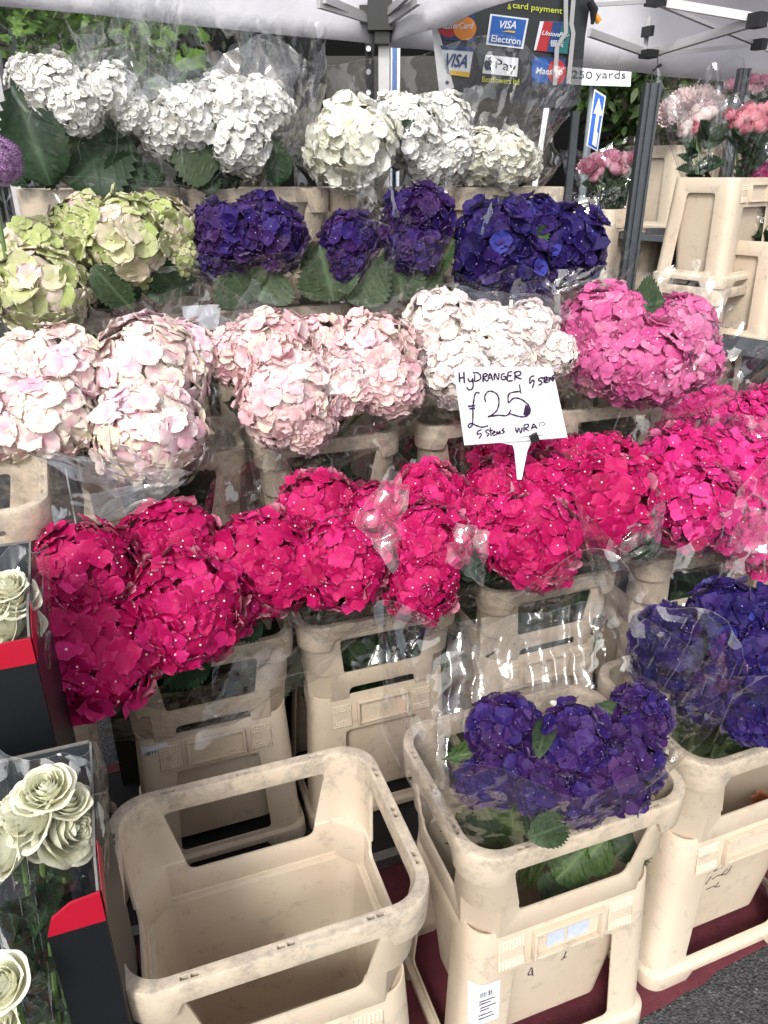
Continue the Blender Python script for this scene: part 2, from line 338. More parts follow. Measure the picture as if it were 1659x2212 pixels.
# ------------------------------------------------------------------ flower crates: a footed container and, on most, a windowed collar
def rrect(w, d, r, z, seg=8, cut=False, cx=0):
    pts = []
    for (sx, sy, a0) in ((1, -1, -90), (1, 1, 0), (-1, 1, 90), (-1, -1, 180)):
        ox, oy = sx * (w / 2 - r), sy * (d / 2 - r)
        for k in range(seg + 1):
            if cut:
                p0 = (math.cos(R(a0)), math.sin(R(a0))); p1 = (math.cos(R(a0 + 90)), math.sin(R(a0 + 90))); f = k / seg
                c, s_ = p0[0] * (1 - f) + p1[0] * f, p0[1] * (1 - f) + p1[1] * f
            else: c, s_ = math.cos(R(a0 + 90 * k / seg)), math.sin(R(a0 + 90 * k / seg))
            pts.append((ox + r * c, oy + r * s_, z))
    return pts
def loft(levels, t, seg=8, bottom=None, inner_dims={}):
    """a closed shell: outer loops going up, inner loops t inside; levels (z, w, d, r, cut). bottom = floor height for a closed base"""
    mb = MB(); n = 4 * (seg + 1)
    outer = [rrect(w, d, r, z, seg, c) for (z, w, d, r, c) in levels]
    inner = [rrect(w - 2 * t, d - 2 * t, max(r - t, .004), (z if (bottom is None or i > 0) else z + t), seg, c) for i, (z, w, d, r, c) in enumerate(levels)]
    for i, (w, d, r) in inner_dims.items(): inner[i] = rrect(w, d, r, levels[i][0], seg, 0)
    loops = outer + inner[::-1]
    vs = [p for lp in loops for p in lp]; m = len(loops); fs = []
    rng = range(m) if bottom is None else range(m - 1)
    for i in rng:
        j = (i + 1) % m
        for k in range(n): fs.append((i * n + k, i * n + (k + 1) % n, j * n + (k + 1) % n, j * n + k))
    if bottom is not None: fs += [tuple(range(n))[::-1], tuple(range((m - 1) * n, m * n))]
    mb.add(vs, fs); return mb
def rpoly(pts, rad, n=5):                   # polygon with rounded corners
    out = []
    for i, p in enumerate(pts):
        p = Vector(p); a = Vector(pts[i - 1]); b = Vector(pts[(i + 1) % len(pts)])
        r = min(rad, (a - p).length * .45, (b - p).length * .45)
        A = p + (a - p).normalized() * r; B = p + (b - p).normalized() * r
        for k in range(n + 1):
            f = k / n; out.append(A * (1 - f) ** 2 + p * 2 * f * (1 - f) + B * f * f)
    return out
def cut_mesh(mb, cutters, bevel=.0011, name='m'):
    o = mb.build(name, None); 
    objs = [o]
    for c in cutters:
        co = c.build('cutter', None); objs.append(co)
        md = o.modifiers.new('b', 'BOOLEAN'); md.object = co; md.operation = 'DIFFERENCE'; md.solver = 'EXACT'
    if bevel:
        md = o.modifiers.new('v', 'BEVEL'); md.width = bevel; md.segments = 2; md.limit_method = 'ANGLE'; md.angle_limit = R(38)
    dg = bpy.context.evaluated_depsgraph_get(); me = bpy.data.meshes.new_from_object(o.evaluated_get(dg)); me.name = name
    for q in objs: bpy.data.objects.remove(q)
    for p in me.polygons: p.use_smooth = True
    me.set_sharp_from_angle(angle=R(38))
    me.materials.clear(); me.materials.append(M_CREAM); return me
def win_cut(poly, axis, lo, hi):            # poly of (s, z); a prism along x or y
    n = len(poly); mb = MB()
    if axis == 'y': a = [(p[0], lo, p[1]) for p in poly]; b = [(p[0], hi, p[1]) for p in poly]
    else: a = [(lo, p[0], p[1]) for p in poly]; b = [(hi, p[0], p[1]) for p in poly]
    vs = a + b; fs = [tuple(range(n)), tuple(range(n, 2 * n))[::-1]] + [(i, n + i, n + (i + 1) % n, (i + 1) % n) for i in range(n)]
    if axis == 'x': fs = [f[::-1] for f in fs]
    mb.add(vs, fs); return mb
W_, D_ = .405, .315
ZC, ZT = .40, .62
def container_meshes():
    sk = loft([(0, .408, .318, .035, 0), (.040, .405, .315, .035, 0), (.046, .386, .296, .034, 0), (.30, .362, .272, .038, 0), (.400, .352, .262, .040, 0)], .0042)
    c = []
    c.append(win_cut(rpoly([(-.112, .058), (.112, .058), (.098, .295), (-.098, .295)], .014), 'y', -.3, .3))
    c.append(win_cut(rpoly([(-.075, .058), (.075, .058), (.058, .345), (-.058, .345)], .014), 'x', -.3, .3))
    c.append(win_cut([(-.125, -.02), (.125, -.02), (.095, .024), (-.095, .024)], 'y', -.3, .3))
    c.append(win_cut([(-.085, -.02), (.085, -.02), (.062, .024), (-.062, .024)], 'x', -.3, .3))
    skirt = cut_mesh(sk, c, name='skirt')
    bucket = loft([(.050, .268, .190, .03, 0), (.392, .336, .246, .034, 0), (.3925, .350, .260, .038, 0), (.3985, .350, .260, .038, 0)], .003, bottom=1)
    bk = cut_mesh(bucket, [], .0, name='bucket')
    # label holder, knurled patches, corner ribs
    h = MB(); y = -.1345
    tilt = Matrix.Translation((0, -.1365, 0)) @ Matrix.Rotation(R(-5.5), 4, 'X')
    def bx(x0, x1, z0, z1, y0, y1): h.box((x0, y0, z0 - .34), (x1, y1, z1 - .34), M=Matrix.Translation((0, 0, .34)) @ tilt)
    bx(-.068, .068, .371, .377, -.010, .004); bx(-.068, -.063, .312, .371, -.010, .004); bx(.063, .068, .312, .371, -.010, .004); bx(-.063, .063, .312, .316, -.006, .004)
    hold = cut_mesh(h, [], .001, name='label_holder')
    knurl = []
    for sx in (-1, 1):                        # one sheet of small raised pyramids on each side of the label holder
        k = MB(); nx, nz = 16, 18; vs = []; fs = []
        for j in range(nz + 1):
            for i in range(nx + 1):
                x = sx * (.082 + i * .0031); z = .310 + j * .0036; up_ = (i % 2 and j % 2 and j not in (7, 9, 11))
                vs.append(Matrix.Translation((0, 0, .34)) @ tilt @ Vector((x, -.0008 - (.0026 if up_ else 0) + (.0016 if i in (0, nx) or j in (0, nz) else 0), z - .34)))
        for j in range(nz):
            for i in range(nx):
                q = j * (nx + 1) + i; f = (q, q + 1, q + nx + 2, q + nx + 1); fs.append(f if sx > 0 else f[::-1])
        knurl.append(mesh('grip_patch', vs, fs, M_CREAM, smooth=False))
    return skirt, bk, hold, knurl
def collar_mesh(kind):
    lv = [(.392, .358, .268, .046, 1), (.472, .366, .276, .048, 1), (.474, .372, .282, .050, 0), (.552, .382, .292, .052, 0), (.555, .405, .315, .056, 0), (.612, .410, .320, .058, 0), (.620, .407, .317, .057, 0)]
    sk = loft(lv, .0048, seg=9, inner_dims={3: (.372, .282, .047), 4: (.3722, .2822, .047), 5: (.374, .284, .048), 6: (.376, .286, .048)})
    c = []
    if kind == 0: zb, zt, wb, wt, db, dt = .448, .583, .100, .128, .066, .092
    else: zb, zt, wb, wt, db, dt = .470, .572, .100, .112, .066, .080
    c.append(win_cut(rpoly([(-wb, zb), (wb, zb), (wt, zt), (-wt, zt)], .012), 'y', -.3, .3))
    c.append(win_cut(rpoly([(-db, zb), (db, zb), (dt, zt), (-dt, zt)], .012), 'x', -.3, .3))
    if kind: c.append(win_cut(rpoly([(-.09, .37), (.09, .37), (.085, .424), (-.085, .424)], .012), 'y', -.3, .3))
    for s in (-1, 1):                        # the handle band is thinner in the middle of each side
        e = s * .1885; c.append(win_cut([(-.150, .54), (.150, .54), (.128, .583), (-.128, .583)], 'y', min(e + s * .0, e + s * .05), max(e, e + s * .05)) if False else win_cut([(-.150, .53), (.150, .53), (.127, .584), (-.127, .584)], 'y', min(s * .1475, s * .2), max(s * .1475, s * .2)))
        c.append(win_cut([(-.106, .53), (.106, .53), (.086, .584), (-.086, .584)], 'x', min(s * .1925, s * .25), max(s * .1925, s * .25)))
    sl = MB()
    def slot(x, y, ax):
        for q in (-.0062, .0062):
            if ax: sl.box((x + q - .0048, y - .0028, .606), (x + q + .0048, y + .0028, .63))
            else: sl.box((x - .0028, y + q - .0048, .606), (x + .0028, y + q + .0048, .63))
    for s in (-1, 1):
        for x in (-.115, 0, .115): slot(x, s * .1505, 1)
        for y in (-.085, 0, .085): slot(s * .1955, y, 0)
    c.append(sl)
    return cut_mesh(sk, c, .0009, name='collar')
SK, BK, HOLD, KN = container_meshes()
COLL = [collar_mesh(0), collar_mesh(1)]
def water():
    t = NT('dark_bucket_water'); t.b.inputs['Base Color'].default_value = (.02, .025, .015, 1); t.b.inputs['Roughness'].default_value = .05; return t.m
def crate(label, p, rz=PHI, collar=0, group=None, sticker=False, name='flower_crate', sc=1.0, cat='crate'):
    """p: centre of the base"""
    t = thing(name, label, cat, p, rz, group)
    s = obj('container_shell', SK, t); obj('inner_bucket', BK, t)
    obj('label_holder', HOLD, t); obj('grip_patch', KN[0], t); obj('grip_patch', KN[1], t)
    t.scale = (sc, sc, 1)
    if collar is not None: obj('collar', COLL[collar], t)
    return t
def at_rim(px, py, v, base, zt=ZT, off=0):
    """crate centre from the view position of the middle of its front rim"""
    p = PV(px, py, v); c = p + N * (D_ / 2 + off); return Vector((c.x, c.y, base))
def PD(px, py, d): return C0 + ray(px, py) * d
V2, V3, V4, V5 = 1.365, 1.70, 2.00, 2.26
G_ROW = {2: 'flower crates in the second row', 3: 'flower crates on the middle step', 4: 'flower crates on the upper step', 5: 'flower crates on the top step'}
def row_crate(label, u, v, z, row, collar, yaw=0, cat='crate'):
    return crate(label, uv(u, v + D_ / 2, z), PHI + R(yaw), collar, G_ROW.get(row), cat=cat, sc={2: .98, 3: .95}.get(row, 1))
C1 = crate('empty cream plastic crate at the front, nothing inside it', uv(.105, .838, .015), PHI + R(-.5), 0, sc=1.11)
C2 = crate('cream crate holding the wrapped purple hydrangeas at the front, barcode label on its corner', uv(.615, .872, 0), PHI, 0, sc=1.06)
C3 = crate('cream crate at the right edge with black handwriting and orange flowers behind its window', uv(1.075, .915, 0), PHI + R(1), 0, sc=1.05)
B2, B3, B4, B5 = .03, .355, .636, .925
X2 = [(.092, 'cream crate under the nearest big fuchsia bunch, torn barcode label on it'), (.502, 'cream crate behind the empty crate, leaves and film in its window'),
      (.965, 'cream crate behind the tall clear film, below the price card'), (1.44, 'cream crate under the right-hand cerise bunch, second row'), (1.88, 'cream crate cut by the right edge under the last cerise bunch')]
R2 = [row_crate(l, u, V2, B2, 2, 1, (0, 0, 1, -1, 0)[i]) for i, (u, l) in enumerate(X2)]
X3 = [(.075, 'beige crate under the large pale pink bunch at the left'), (.486, 'beige crate under the middle blush pink bunch'), (.925, 'beige crate partly behind the price card'), (1.335, 'beige crate under the rose pink bunch on the right')]
R3 = [row_crate(l, u, V3, B3, 3, 0) for u, l in X3]
X4 = [(.05, 'beige crate under the lime green bunch, white card beside it'), (.442, 'beige crate under the two wrapped violet bunches with big leaves'), (.858, 'beige crate under the tall wrapped violet bunch'), (1.27, 'beige crate under the deep indigo bunch')]
R4 = [row_crate(l, u, V4, B4, 4, 0) for u, l in X4]
X5 = [(.02, 'beige crate under the left white bunch, top step'), (.46, 'beige crate under the second white bunch, with tall peaked film'), (.87, 'beige crate behind the tall film of the violet bunch, top step'), (1.265, 'beige crate under the small ivory bunch, right end of the top step')]
R5 = [row_crate(l, u, V5, B5, 5, 0) for u, l in X5]
CL = crate('scuffed cream crate at the left edge with dark stems inside', uv(-.36, 1.465, .432), PHI + R(3), 0)
CLb = crate('cream container standing under the left edge crate', uv(-.36, 1.465, .03), PHI + R(3), None)
# the stall on the right, further back
FC = []
for px, py, d, base_off, rz, col, lab in [
    (1318, 449, 3.9, 0, 40, None, 'beige container of pink peonies left of the tall steel post'),
    (1400, 455, 4.0, 0, 40, None, 'beige container of pink peonies right behind the tall steel post'),
    (1465, 316, 3.7, 0, 36, None, 'beige container on the steel shelf under the pale peonies'),
    (1570, 383, 2.95, 0, 40, None, 'large beige container stacked on a windowed crate, pink peonies in it'),
    (1655, 515, 3.05, 0, 42, None, 'beige container at the right edge with magenta peonies'),
    (1590, 640, 4.2, 0, 38, None, 'dim beige container low behind the rose pink bunch')]:
    p = PD(px, py, d); p.z -= ZC; FC.append(crate(lab, p, R(rz), col, 'crates of the peony stall'))
p = PD(1570, 383, 2.95); p.z -= ZC + ZT; FC.append(crate('beige windowed crate carrying the large peony container', p, R(40), 0, 'crates of the peony stall'))

def lm(parent):                              # matrix of a thing that has a location, a turn and a scale
    return Matrix.LocRotScale(Vector(parent.location), parent.rotation_euler, Vector(parent.scale))
parent_matrix = lm

# ------------------------------------------------------------------ flowers
def np_mesh(name, V, F, attrs, mi, nm=2):
    me = bpy.data.meshes.new(name); V = np.asarray(V, np.float32); F = np.asarray(F, np.int32)
    me.vertices.add(len(V)); me.vertices.foreach_set('co', V.ravel())
    me.loops.add(F.size); me.loops.foreach_set('vertex_index', F.ravel())
    me.polygons.add(len(F)); me.polygons.foreach_set('loop_start', np.arange(0, F.size, 4, dtype=np.int32)); me.polygons.foreach_set('loop_total', np.full(len(F), 4, np.int32))
    for k, a in attrs.items():
        at = me.attributes.new(k, 'FLOAT', 'POINT'); at.data.foreach_set('value', np.asarray(a, np.float32))
    for i in range(nm): me.materials.append(None)
    me.polygons.foreach_set('material_index', np.asarray(mi, np.int32)); me.polygons.foreach_set('use_smooth', np.ones(len(F), bool))
    me.update(); me.validate(); return me
def petal(nt, ns, L, hw, cup, fold, ruf, ph, tip, rng):
    """grid (nt x ns) of one petal pointing along +x, lying near z = 0; returns points, t, side"""
    t = (np.array([0, .30, .60, .86, 1.0]) if nt == 5 else np.array([0, .2, .42, .63, .81, .93, 1.0]))[:, None]; s = np.linspace(-1, 1, ns)[None, :]
    wd = hw * (np.sin(np.pi * np.clip(t * .925 + .06, 0, 1) ** 1.15)) ** .56
    wd = wd * (1 - tip * np.clip(t - .6, 0, 1) ** 1 * 1.2)
    x = L * t * (1 - .13 * (s ** 2) * t) ; y = s * wd + 0 * t
    x = x + L * ruf * .25 * np.sin(5.2 * s + ph) * t ** 3
    z = L * (cup * t ** 1.7 - fold * np.abs(s) ** 1.5 * wd / hw * .6 - .16 * t ** 5 + .07 * (1 - s ** 2) * t * 0) + L * ruf * np.sin(6.5 * s + ph * 1.7) * t ** 2 * .45 + 0 * s
    return np.stack([x, y, z], -1).reshape(-1, 3), np.repeat(t, ns, 1).ravel(), np.repeat(s, nt, 0).ravel()
def grid_faces(nt, ns, b=0):
    return [(b + i * ns + j, b + i * ns + j + 1, b + (i + 1) * ns + j + 1, b + (i + 1) * ns + j) for i in range(nt - 1) for j in range(ns - 1)]
def frame(n, spin):
    n = n / np.linalg.norm(n); a = np.array([0, 0, 1.]) if abs(n[2]) < .9 else np.array([1., 0, 0])
    x = np.cross(a, n); x /= np.linalg.norm(x); y = np.cross(n, x)
    return np.stack([x * math.cos(spin) + y * math.sin(spin), -x * math.sin(spin) + y * math.cos(spin), n])
def hydrangea(seed, nfl, fr, style):
    rng = np.random.default_rng(seed); nt, ns = (5, 5) if fr < .28 else (7, 7); GF = np.array(grid_faces(nt, ns))[:, ::-1]
    V, F, A, T, SD, TN, MI = [], [], [], [], [], [], []; nb = 0
    def add(v, f, rnd, rad, side, tone, m):
        nonlocal nb
        V.append(v); F.append(np.asarray(f) + nb); n = len(v); nb += n
        A.append(np.full(n, rnd)); T.append(rad if np.ndim(rad) else np.full(n, rad)); SD.append(side if np.ndim(side) else np.full(n, side)); TN.append(np.full(n, tone)); MI.append(np.full(len(f), m))
    off = rng.uniform(0, 9, 3)
    for i in range(nfl):
        z = 1 - 2 * (i + .5) / nfl; ph = i * 2.39996 + rng.normal(0, .12); q = math.sqrt(max(0, 1 - z * z))
        d = np.array([q * math.cos(ph), q * math.sin(ph), z]) + rng.normal(0, .05, 3); d /= np.linalg.norm(d)
        lump = 1 + .10 * noise.noise(Vector(d * 1.7 + off)) * 2
        nrm = d + rng.normal(0, style.get('jit', .26) * .75, 3); Fm = frame(nrm, rng.uniform(0, 6.28))
        rad = (1 - fr * .30) * lump - abs(rng.normal(0, .03)) - (.08 if rng.random() < .08 else 0)
        c = d * rad; size = fr * rng.uniform(.78, 1.18); rnd = float(np.clip(rng.normal(.5, .24), 0, 1)); tone = .5 + .9 * noise.noise(Vector(d * 1.5 + off * 1.7))
        k0 = rng.uniform(0, 6.28); npet = style.get('n', 4)
        cupb = style['cup'] + rng.normal(0, style.get('cupj', .12))
        for k in range(npet):
            v, t, s = petal(nt, ns, size * rng.uniform(.88, 1.1), size * style['hw'] * rng.uniform(.9, 1.1), cupb + rng.normal(0, .09), style['fold'], style['ruf'], rng.uniform(0, 6), style['tip'], rng)
            an = k * 2 * math.pi / npet + rng.normal(0, .09); ca, sa = math.cos(an), math.sin(an)
            v = np.stack([v[:, 0] * ca - v[:, 1] * sa, v[:, 0] * sa + v[:, 1] * ca, v[:, 2] + (k % 2) * size * .06], -1)
            add(v @ Fm + c, GF, min(1, max(0, rnd + rng.normal(0, .05))), t, s, tone, 0)
        if rng.random() < style.get('bud', .75):     # the small true flower at the middle
            r = size * style.get('budr', .085); cc = c + Fm[2] * r * .9
            o6 = np.array([[r, 0, 0], [0, r, 0], [-r, 0, 0], [0, -r, 0], [0, 0, r], [0, 0, -r]])
            ring = np.array([[r * math.cos(a_) * q2, r * math.sin(a_) * q2, zz] for q2, zz in ((.8, -.6 * r), (1, 0), (.6, .8 * r)) for a_ in np.linspace(0, 5.236, 6)])
            fs = [(a_ * 6 + b_, a_ * 6 + (b_ + 1) % 6, (a_ + 1) * 6 + (b_ + 1) % 6, (a_ + 1) * 6 + b_) for a_ in range(2) for b_ in range(6)] + [(12, 13, 14, 15), (12, 15, 16, 17)]
            add(ring @ Fm + cc, fs, .5, .5, 0, .5, 1)
    # pedicels and stems in the heart of the head
    th = np.linspace(0, math.pi, 9); pp = np.linspace(0, 2 * math.pi, 17)
    pts = np.array([[.72 * math.sin(a_) * math.cos(b_), .72 * math.sin(a_) * math.sin(b_), .72 * math.cos(a_)] for a_ in th for b_ in pp])
    add(pts, grid_faces(9, 17), .5, .9, 0, .5, 2)
    cc = lambda L: np.concatenate(L)
    return np_mesh('hydrangea_head', cc(V), cc(F), {'rnd': cc(A), 'rad': cc(T), 'side': cc(SD), 'tone': cc(TN)}, cc(MI), 3)
ST = {'flat': dict(cup=.22, fold=.16, ruf=.15, hw=.60, tip=.15, jit=.36, bud=.5, cupj=.22, budr=.085),
      'wide': dict(cup=.14, fold=.06, ruf=.22, hw=.66, tip=.05, jit=.30, bud=.35, cupj=.18, budr=.05),
      'cup': dict(cup=.42, fold=-.06, ruf=.14, hw=.62, tip=.12, jit=.30, bud=.5, cupj=.22, budr=.07)}
HEADS = {}
ST['ruff'] = dict(cup=.30, fold=.02, ruf=.20, hw=.74, tip=.0, jit=.34, bud=.2, cupj=.25, budr=.05)
for st, nfl, fr in (('flat', 225, .225), ('wide', 175, .25), ('cup', 135, .28), ('ruff', 230, .225)):
    HEADS[st] = [hydrangea(11 + 7 * k + len(st), nfl, fr, ST[st]) for k in range(3)]
HEADS['big'] = [hydrangea(91 + k, 165, .265, ST['flat']) for k in range(2)]
HEADS['huge'] = [hydrangea(191 + k, 100, .34, ST['wide']) for k in range(2)]
def set_mats(o, mats):
    for i, m in enumerate(mats):
        o.material_slots[i].link = 'OBJECT'; o.material_slots[i].material = m
rngh = random.Random(5)
def head(parent, p, r, style, mat, bud=M_BUD, sq=(1, 1, 1), label=None):
    o = obj('flower_head', rngh.choice(HEADS[style]), parent); set_mats(o, [P[mat], bud, CORES[COREOF[mat]]])
    rot = Euler((rngh.uniform(0, 6.3), rngh.uniform(0, 6.3), rngh.uniform(0, 6.3)))
    o.matrix_local = lm(parent).inverted() @ Matrix.LocRotScale(p, None, Vector((r * sq[0], r * sq[1], r * sq[2]))) @ rot.to_matrix().to_4x4()
    if label: o['label'] = label
    return o
def leaf_mesh(seed, wide=.34, fold=.18, curl=-.35, nt=22, ns=9, serr=.035):
    rng = random.Random(seed); V, A, SD = [], [], []
    for i in range(nt + 1):
        t = i / nt
        for j in range(ns):
            s = -1 + 2 * j / (ns - 1)
            wd = wide * math.sin(math.pi * min(1, (t * .95 + .02)) ** .8) ** .75
            if abs(s) == 1: wd += serr * (1 if i % 2 else -.3) * (1 if 1 < i < nt else 0)
            x = t + (.03 * (i % 2) if abs(s) == 1 else 0) - .12 * abs(s) * t; y = s * wd
            lat = abs(math.sin((t - abs(s) * .28) * math.pi * 8))    # side veins
            z = fold * abs(s) * wd * 2 + curl * t * t * .6 + .012 * lat * abs(s) + .03 * math.sin(t * 5 + s * 2 + seed)
            V.append((x, y, z)); A.append(min(abs(s) * 1.2 + .0, .5 + .5 * lat, .12 + lat * .9 if abs(s) > .1 else 0)); SD.append(s)
    F = grid_faces(nt + 1, ns)
    return np_mesh('leaf', V, F, {'rad': A, 'side': SD}, [0] * len(F), 1)
LEAVES = [leaf_mesh(k, .30 + .04 * k, .1 + .1 * k, -.5 + .2 * k) for k in range(4)]
LEAFBROAD = leaf_mesh(9, .42, .12, -.35)
def leaf(parent, base, tip, wide=1.0, mat=None, face=None, me=None, label=None, curl=1):
    """a leaf from base to tip; its upper side turned to the direction face (towards the viewer by default)"""
    d = tip - base; L = d.length; x = d.normalized(); f = face if face is not None else (C0 - base).normalized()
    z = (f - x * f.dot(x)).normalized(); y = z.cross(x)
    M = Matrix((x, y, z)).transposed().to_4x4(); M.translation = base
    o = obj('leaf', me or rngh.choice(LEAVES), parent); set_mats(o, [mat or M_LEAF])
    o.matrix_local = lm(parent).inverted() @ M @ Matrix.Diagonal((L, L * wide, L * curl, 1))
    if label: o['label'] = label
    return o

def wrap(parent, B, C, ra, rb, up, seed, ext=.22, flare=1.12, pts=(40, 160, 280), ptl=.5, pleat=.05, lowr=.28, wall=None, name='cellophane_wrap', cutang=None, mat=None, rimz=None):
    """clear film round a bunch: from B (gathered stems) widening to the heads at C and on past them; ra, rb half sizes"""
    ax = (C - B); L = ax.length; z = ax / L; x = (up - z * up.dot(z)).normalized(); y = z.cross(x)
    nt, nth = 31, 132; rg = random.Random(seed); o = Vector((rg.uniform(0, 50),) * 3); V = []
    kf = rg.choice((7, 8, 9)); RADV = []; CR = []; cr = [(rg.randrange(nth), rg.uniform(-.9, .9), rg.uniform(0, 9), rg.choice((0, 0, 8, 14))) for _ in range(9)]
    for i in range(nt + 1):
        for j in range(nth):
            th = 2 * math.pi * j / nth; e = 0
            for p_ in pts: e += ptl * max(0, math.cos((th - R(p_)) )) ** 14
            top = 1 + ext * (.75 + .5 * noise.noise(Vector((math.cos(th) * 1.6, math.sin(th) * 1.6, seed))) + e)
            t = (min(i / (nt - 1), 1) if i < nt - 1 else (.9975 if i == nt - 1 else 1)) * top
            k = min(t, 1); prof = lowr + (1 - lowr) * (math.sin(k * math.pi / 2) ** 1.3 if k < 1 else 1) + (flare - 1) * max(0, t - .75) / .35
            prof *= 1 + .10 * e * max(0, t - .9)
            q = Vector((math.cos(th) * 1.5, math.sin(th) * 1.5, t * .8)) + o
            n1 = noise.noise(q) * .12 + (abs(noise.noise(q * 1.9 + Vector((5, 0, 0))))) * .08
            gat = max(0, 1.15 - t)                                   # gathered pleats fade out towards the open end
            fold = abs(math.sin(th * kf + 2.5 * noise.noise(q * .8))) * pleat * gat * 1.3 + abs(noise.noise(Vector((math.cos(th) * 3.4, math.sin(th) * 3.4, t * .5)) + o)) * pleat * 1.2
            rr_ = prof * (1 + n1 - fold); RADV.append(k * .5 + .5 * (1 if i >= nt - 0 else 0)); CR.append(1.0 if any(i >= c_[3] and int(c_[0] + c_[1] * i + 1.6 * math.sin(i * .22 + c_[2])) % nth == j for c_ in cr) else 0.0)
            rx, ry = ra * rr_, rb * rr_
            if rimz is not None:                                     # the film stays inside the crate up to its rim
                over = max(0, (B + z * (L * t)).z - rimz - .005); rx = min(rx, .155 + 3 * over); ry = min(ry, .115 + 3 * over)
            pt__ = B + z * (L * t) + x * (rx * math.cos(th)) + y * (ry * math.sin(th))
            V.append(pt__)
    F = [(i * nth + j, i * nth + (j + 1) % nth, (i + 1) * nth + (j + 1) % nth, (i + 1) * nth + j) for i in range(nt) for j in range(nth)]
    me = mesh('cellophane_wrap', V, F, mat or M_CELLO); at = me.attributes.new('rad', 'FLOAT', 'POINT'); at.data.foreach_set('value', RADV); at = me.attributes.new('crease', 'FLOAT', 'POINT'); at.data.foreach_set('value', CR); ob = obj(name, me, parent, world=True); return ob
BOUQ = {}
def bunch(key, label, heads, v, style, mat, z=None, bud=None, tiltv=.10, group='hydrangea bunches in clear film', base=None, film=True, ext=.22, flare=1.1, pts=(40, 160, 280), ptl=.5, margin=1.10, pleat=.05, drop=.30, leafmat=None, nleaf=8, rmul=1.0, mb=1.0, seed=None, cat='bouquet', lift=.0, dy=0, leaflen=.15, crv=None, lowr=.28):
    """heads: (px, py, radius in view units, extra distance from the row plane[, material[, style]])"""
    pos = []
    for h in heads:
        p = PV(h[0], h[1], v + h[3]) if z is None else PZ(h[0], h[1], z + h[3])
        pos.append((p, h[2] / FP * dep(p) * rmul * (1.13 if style == 'flat' else 1.09)))
    C = sum((p for p, r in pos), Vector()) / len(pos)
    if base is None: base = uv(C.dot(U), v + D_ / 2, C.z - drop)
    t = thing('hydrangea_bouquet', label, cat, base, 0, group); BOUQ[key] = (t, pos, C, base)
    for (p, r), h in zip(pos, heads):
        m = h[4] if len(h) > 4 and h[4] else mat; stl = h[5] if len(h) > 5 else style
        head(t, p, r, stl, m, bud or M_BUD, (1, 1, .96))
        s_ = MB(); b = base + Vector((rngh.uniform(-.02, .02), rngh.uniform(-.02, .02), 0)); mid = b.lerp(p, .55) + Vector((0, 0, -.01)); s_.tube([b, mid, p + (b - p).normalized() * r * .6], .0045, 6); s_.build('stem', M_STEM, t, world=True)
    a = max(abs((p - C).dot(U)) + r for p, r in pos)
    axd = (C - base).normalized(); q = axd.cross(U).normalized(); b_ = max(abs((p - C).dot(q)) + r for p, r in pos)
    sd = seed if seed is not None else len(BOUQ) * 13
    rg = random.Random(sd)
    for i in range(nleaf):                    # leaves below and between the heads
        p, r = pos[i % len(pos)]
        an = rg.uniform(0, 6.28); bs = base.lerp(p, rg.uniform(.35, .62)); dr = (U * math.cos(an) * 1.0 + N * math.sin(an) * .8 + Vector((0, 0, rg.uniform(.1, .8)))).normalized()
        leaf(t, bs, bs + dr * leaflen * rg.uniform(.75, 1.1), 1.1, leafmat or rg.choice((M_LEAF, M_LEAF, M_LEAFM)), face=(Vector((0, -.6, .8)) + Vector((rg.uniform(-.5, .5),) * 3)))
    if crv:                                  # lower foliage crowding inside the crate, seen through its windows
        uc, zr = crv
        for i in range(12):
            p0 = uv(uc + rg.uniform(-.12, .12), v + .155 + rg.uniform(-.09, .06), zr - rg.uniform(.16, .30)); dr = Vector((rg.uniform(-.7, .7), rg.uniform(-.7, .2), rg.uniform(.2, 1))).normalized()
            leaf(t, p0, p0 + dr * rg.uniform(.09, .14), 1.25, M_LEAF if i % 3 else M_LEAFM, face=-N + Vector((rg.uniform(-.5, .5), 0, rg.uniform(-.2, .7))), me=LEAFBROAD if i % 2 else None)
    if film: wrap(t, base, C + axd * lift, a * margin, b_ * margin * mb, U, sd, ext, flare, pts, ptl, pleat, lowr, rimz=(crv[1] if crv else .62 if key[0] == 'U' else None))
    return t
F_ = bunch('F1', 'biggest fuchsia hydrangea bunch, hanging over its crate at the lower left', [(370, 1190, 100, .02), (570, 1215, 108, -.02), (490, 1290, 80, -.05), (185, 1240, 108, -.08), (395, 1320, 122, -.12), (210, 1412, 122, -.17, None, 'big'), (290, 1260, 100, .02)], V2, 'flat', 'fuchsia', ext=.14, flare=1.18, drop=.36, pts=(100, 200, 300), margin=1.12, leafmat=M_LEAF, crv=(0.092, 0.650))
bunch('F2', 'fuchsia hydrangea bunch with a raised film corner, between the biggest bunch and its neighbour', [(690, 1108, 86, .05), (735, 1215, 100, -.1), (800, 1130, 85, .02), (640, 1160, 60, .0)], V2, 'flat', 'fuchsia', pts=(60, 150, 270), ptl=1.0, ext=.14, crv=(0.440, 0.650))
bunch('F3', 'slim fuchsia hydrangea bunch with its lowest head hanging in front of a crate corner', [(925, 1082, 78, .06), (925, 1175, 88, -.06), (905, 1262, 78, -.12), (1000, 1120, 60, 0)], V2, 'flat', 'fuchsia', pts=(20, 330), ptl=.9, ext=.14, crv=(0.560, 0.650))
bunch('F4', 'red fuchsia hydrangea bunch below the price card', [(1075, 1065, 75, .06), (1165, 1065, 85, .05), (1150, 1170, 98, -.09), (1060, 1140, 62, -.02)], V2, 'flat', 'fuchsia', pts=(20, 100, 330), ptl=.8, crv=(0.930, 0.650), ext=.14)
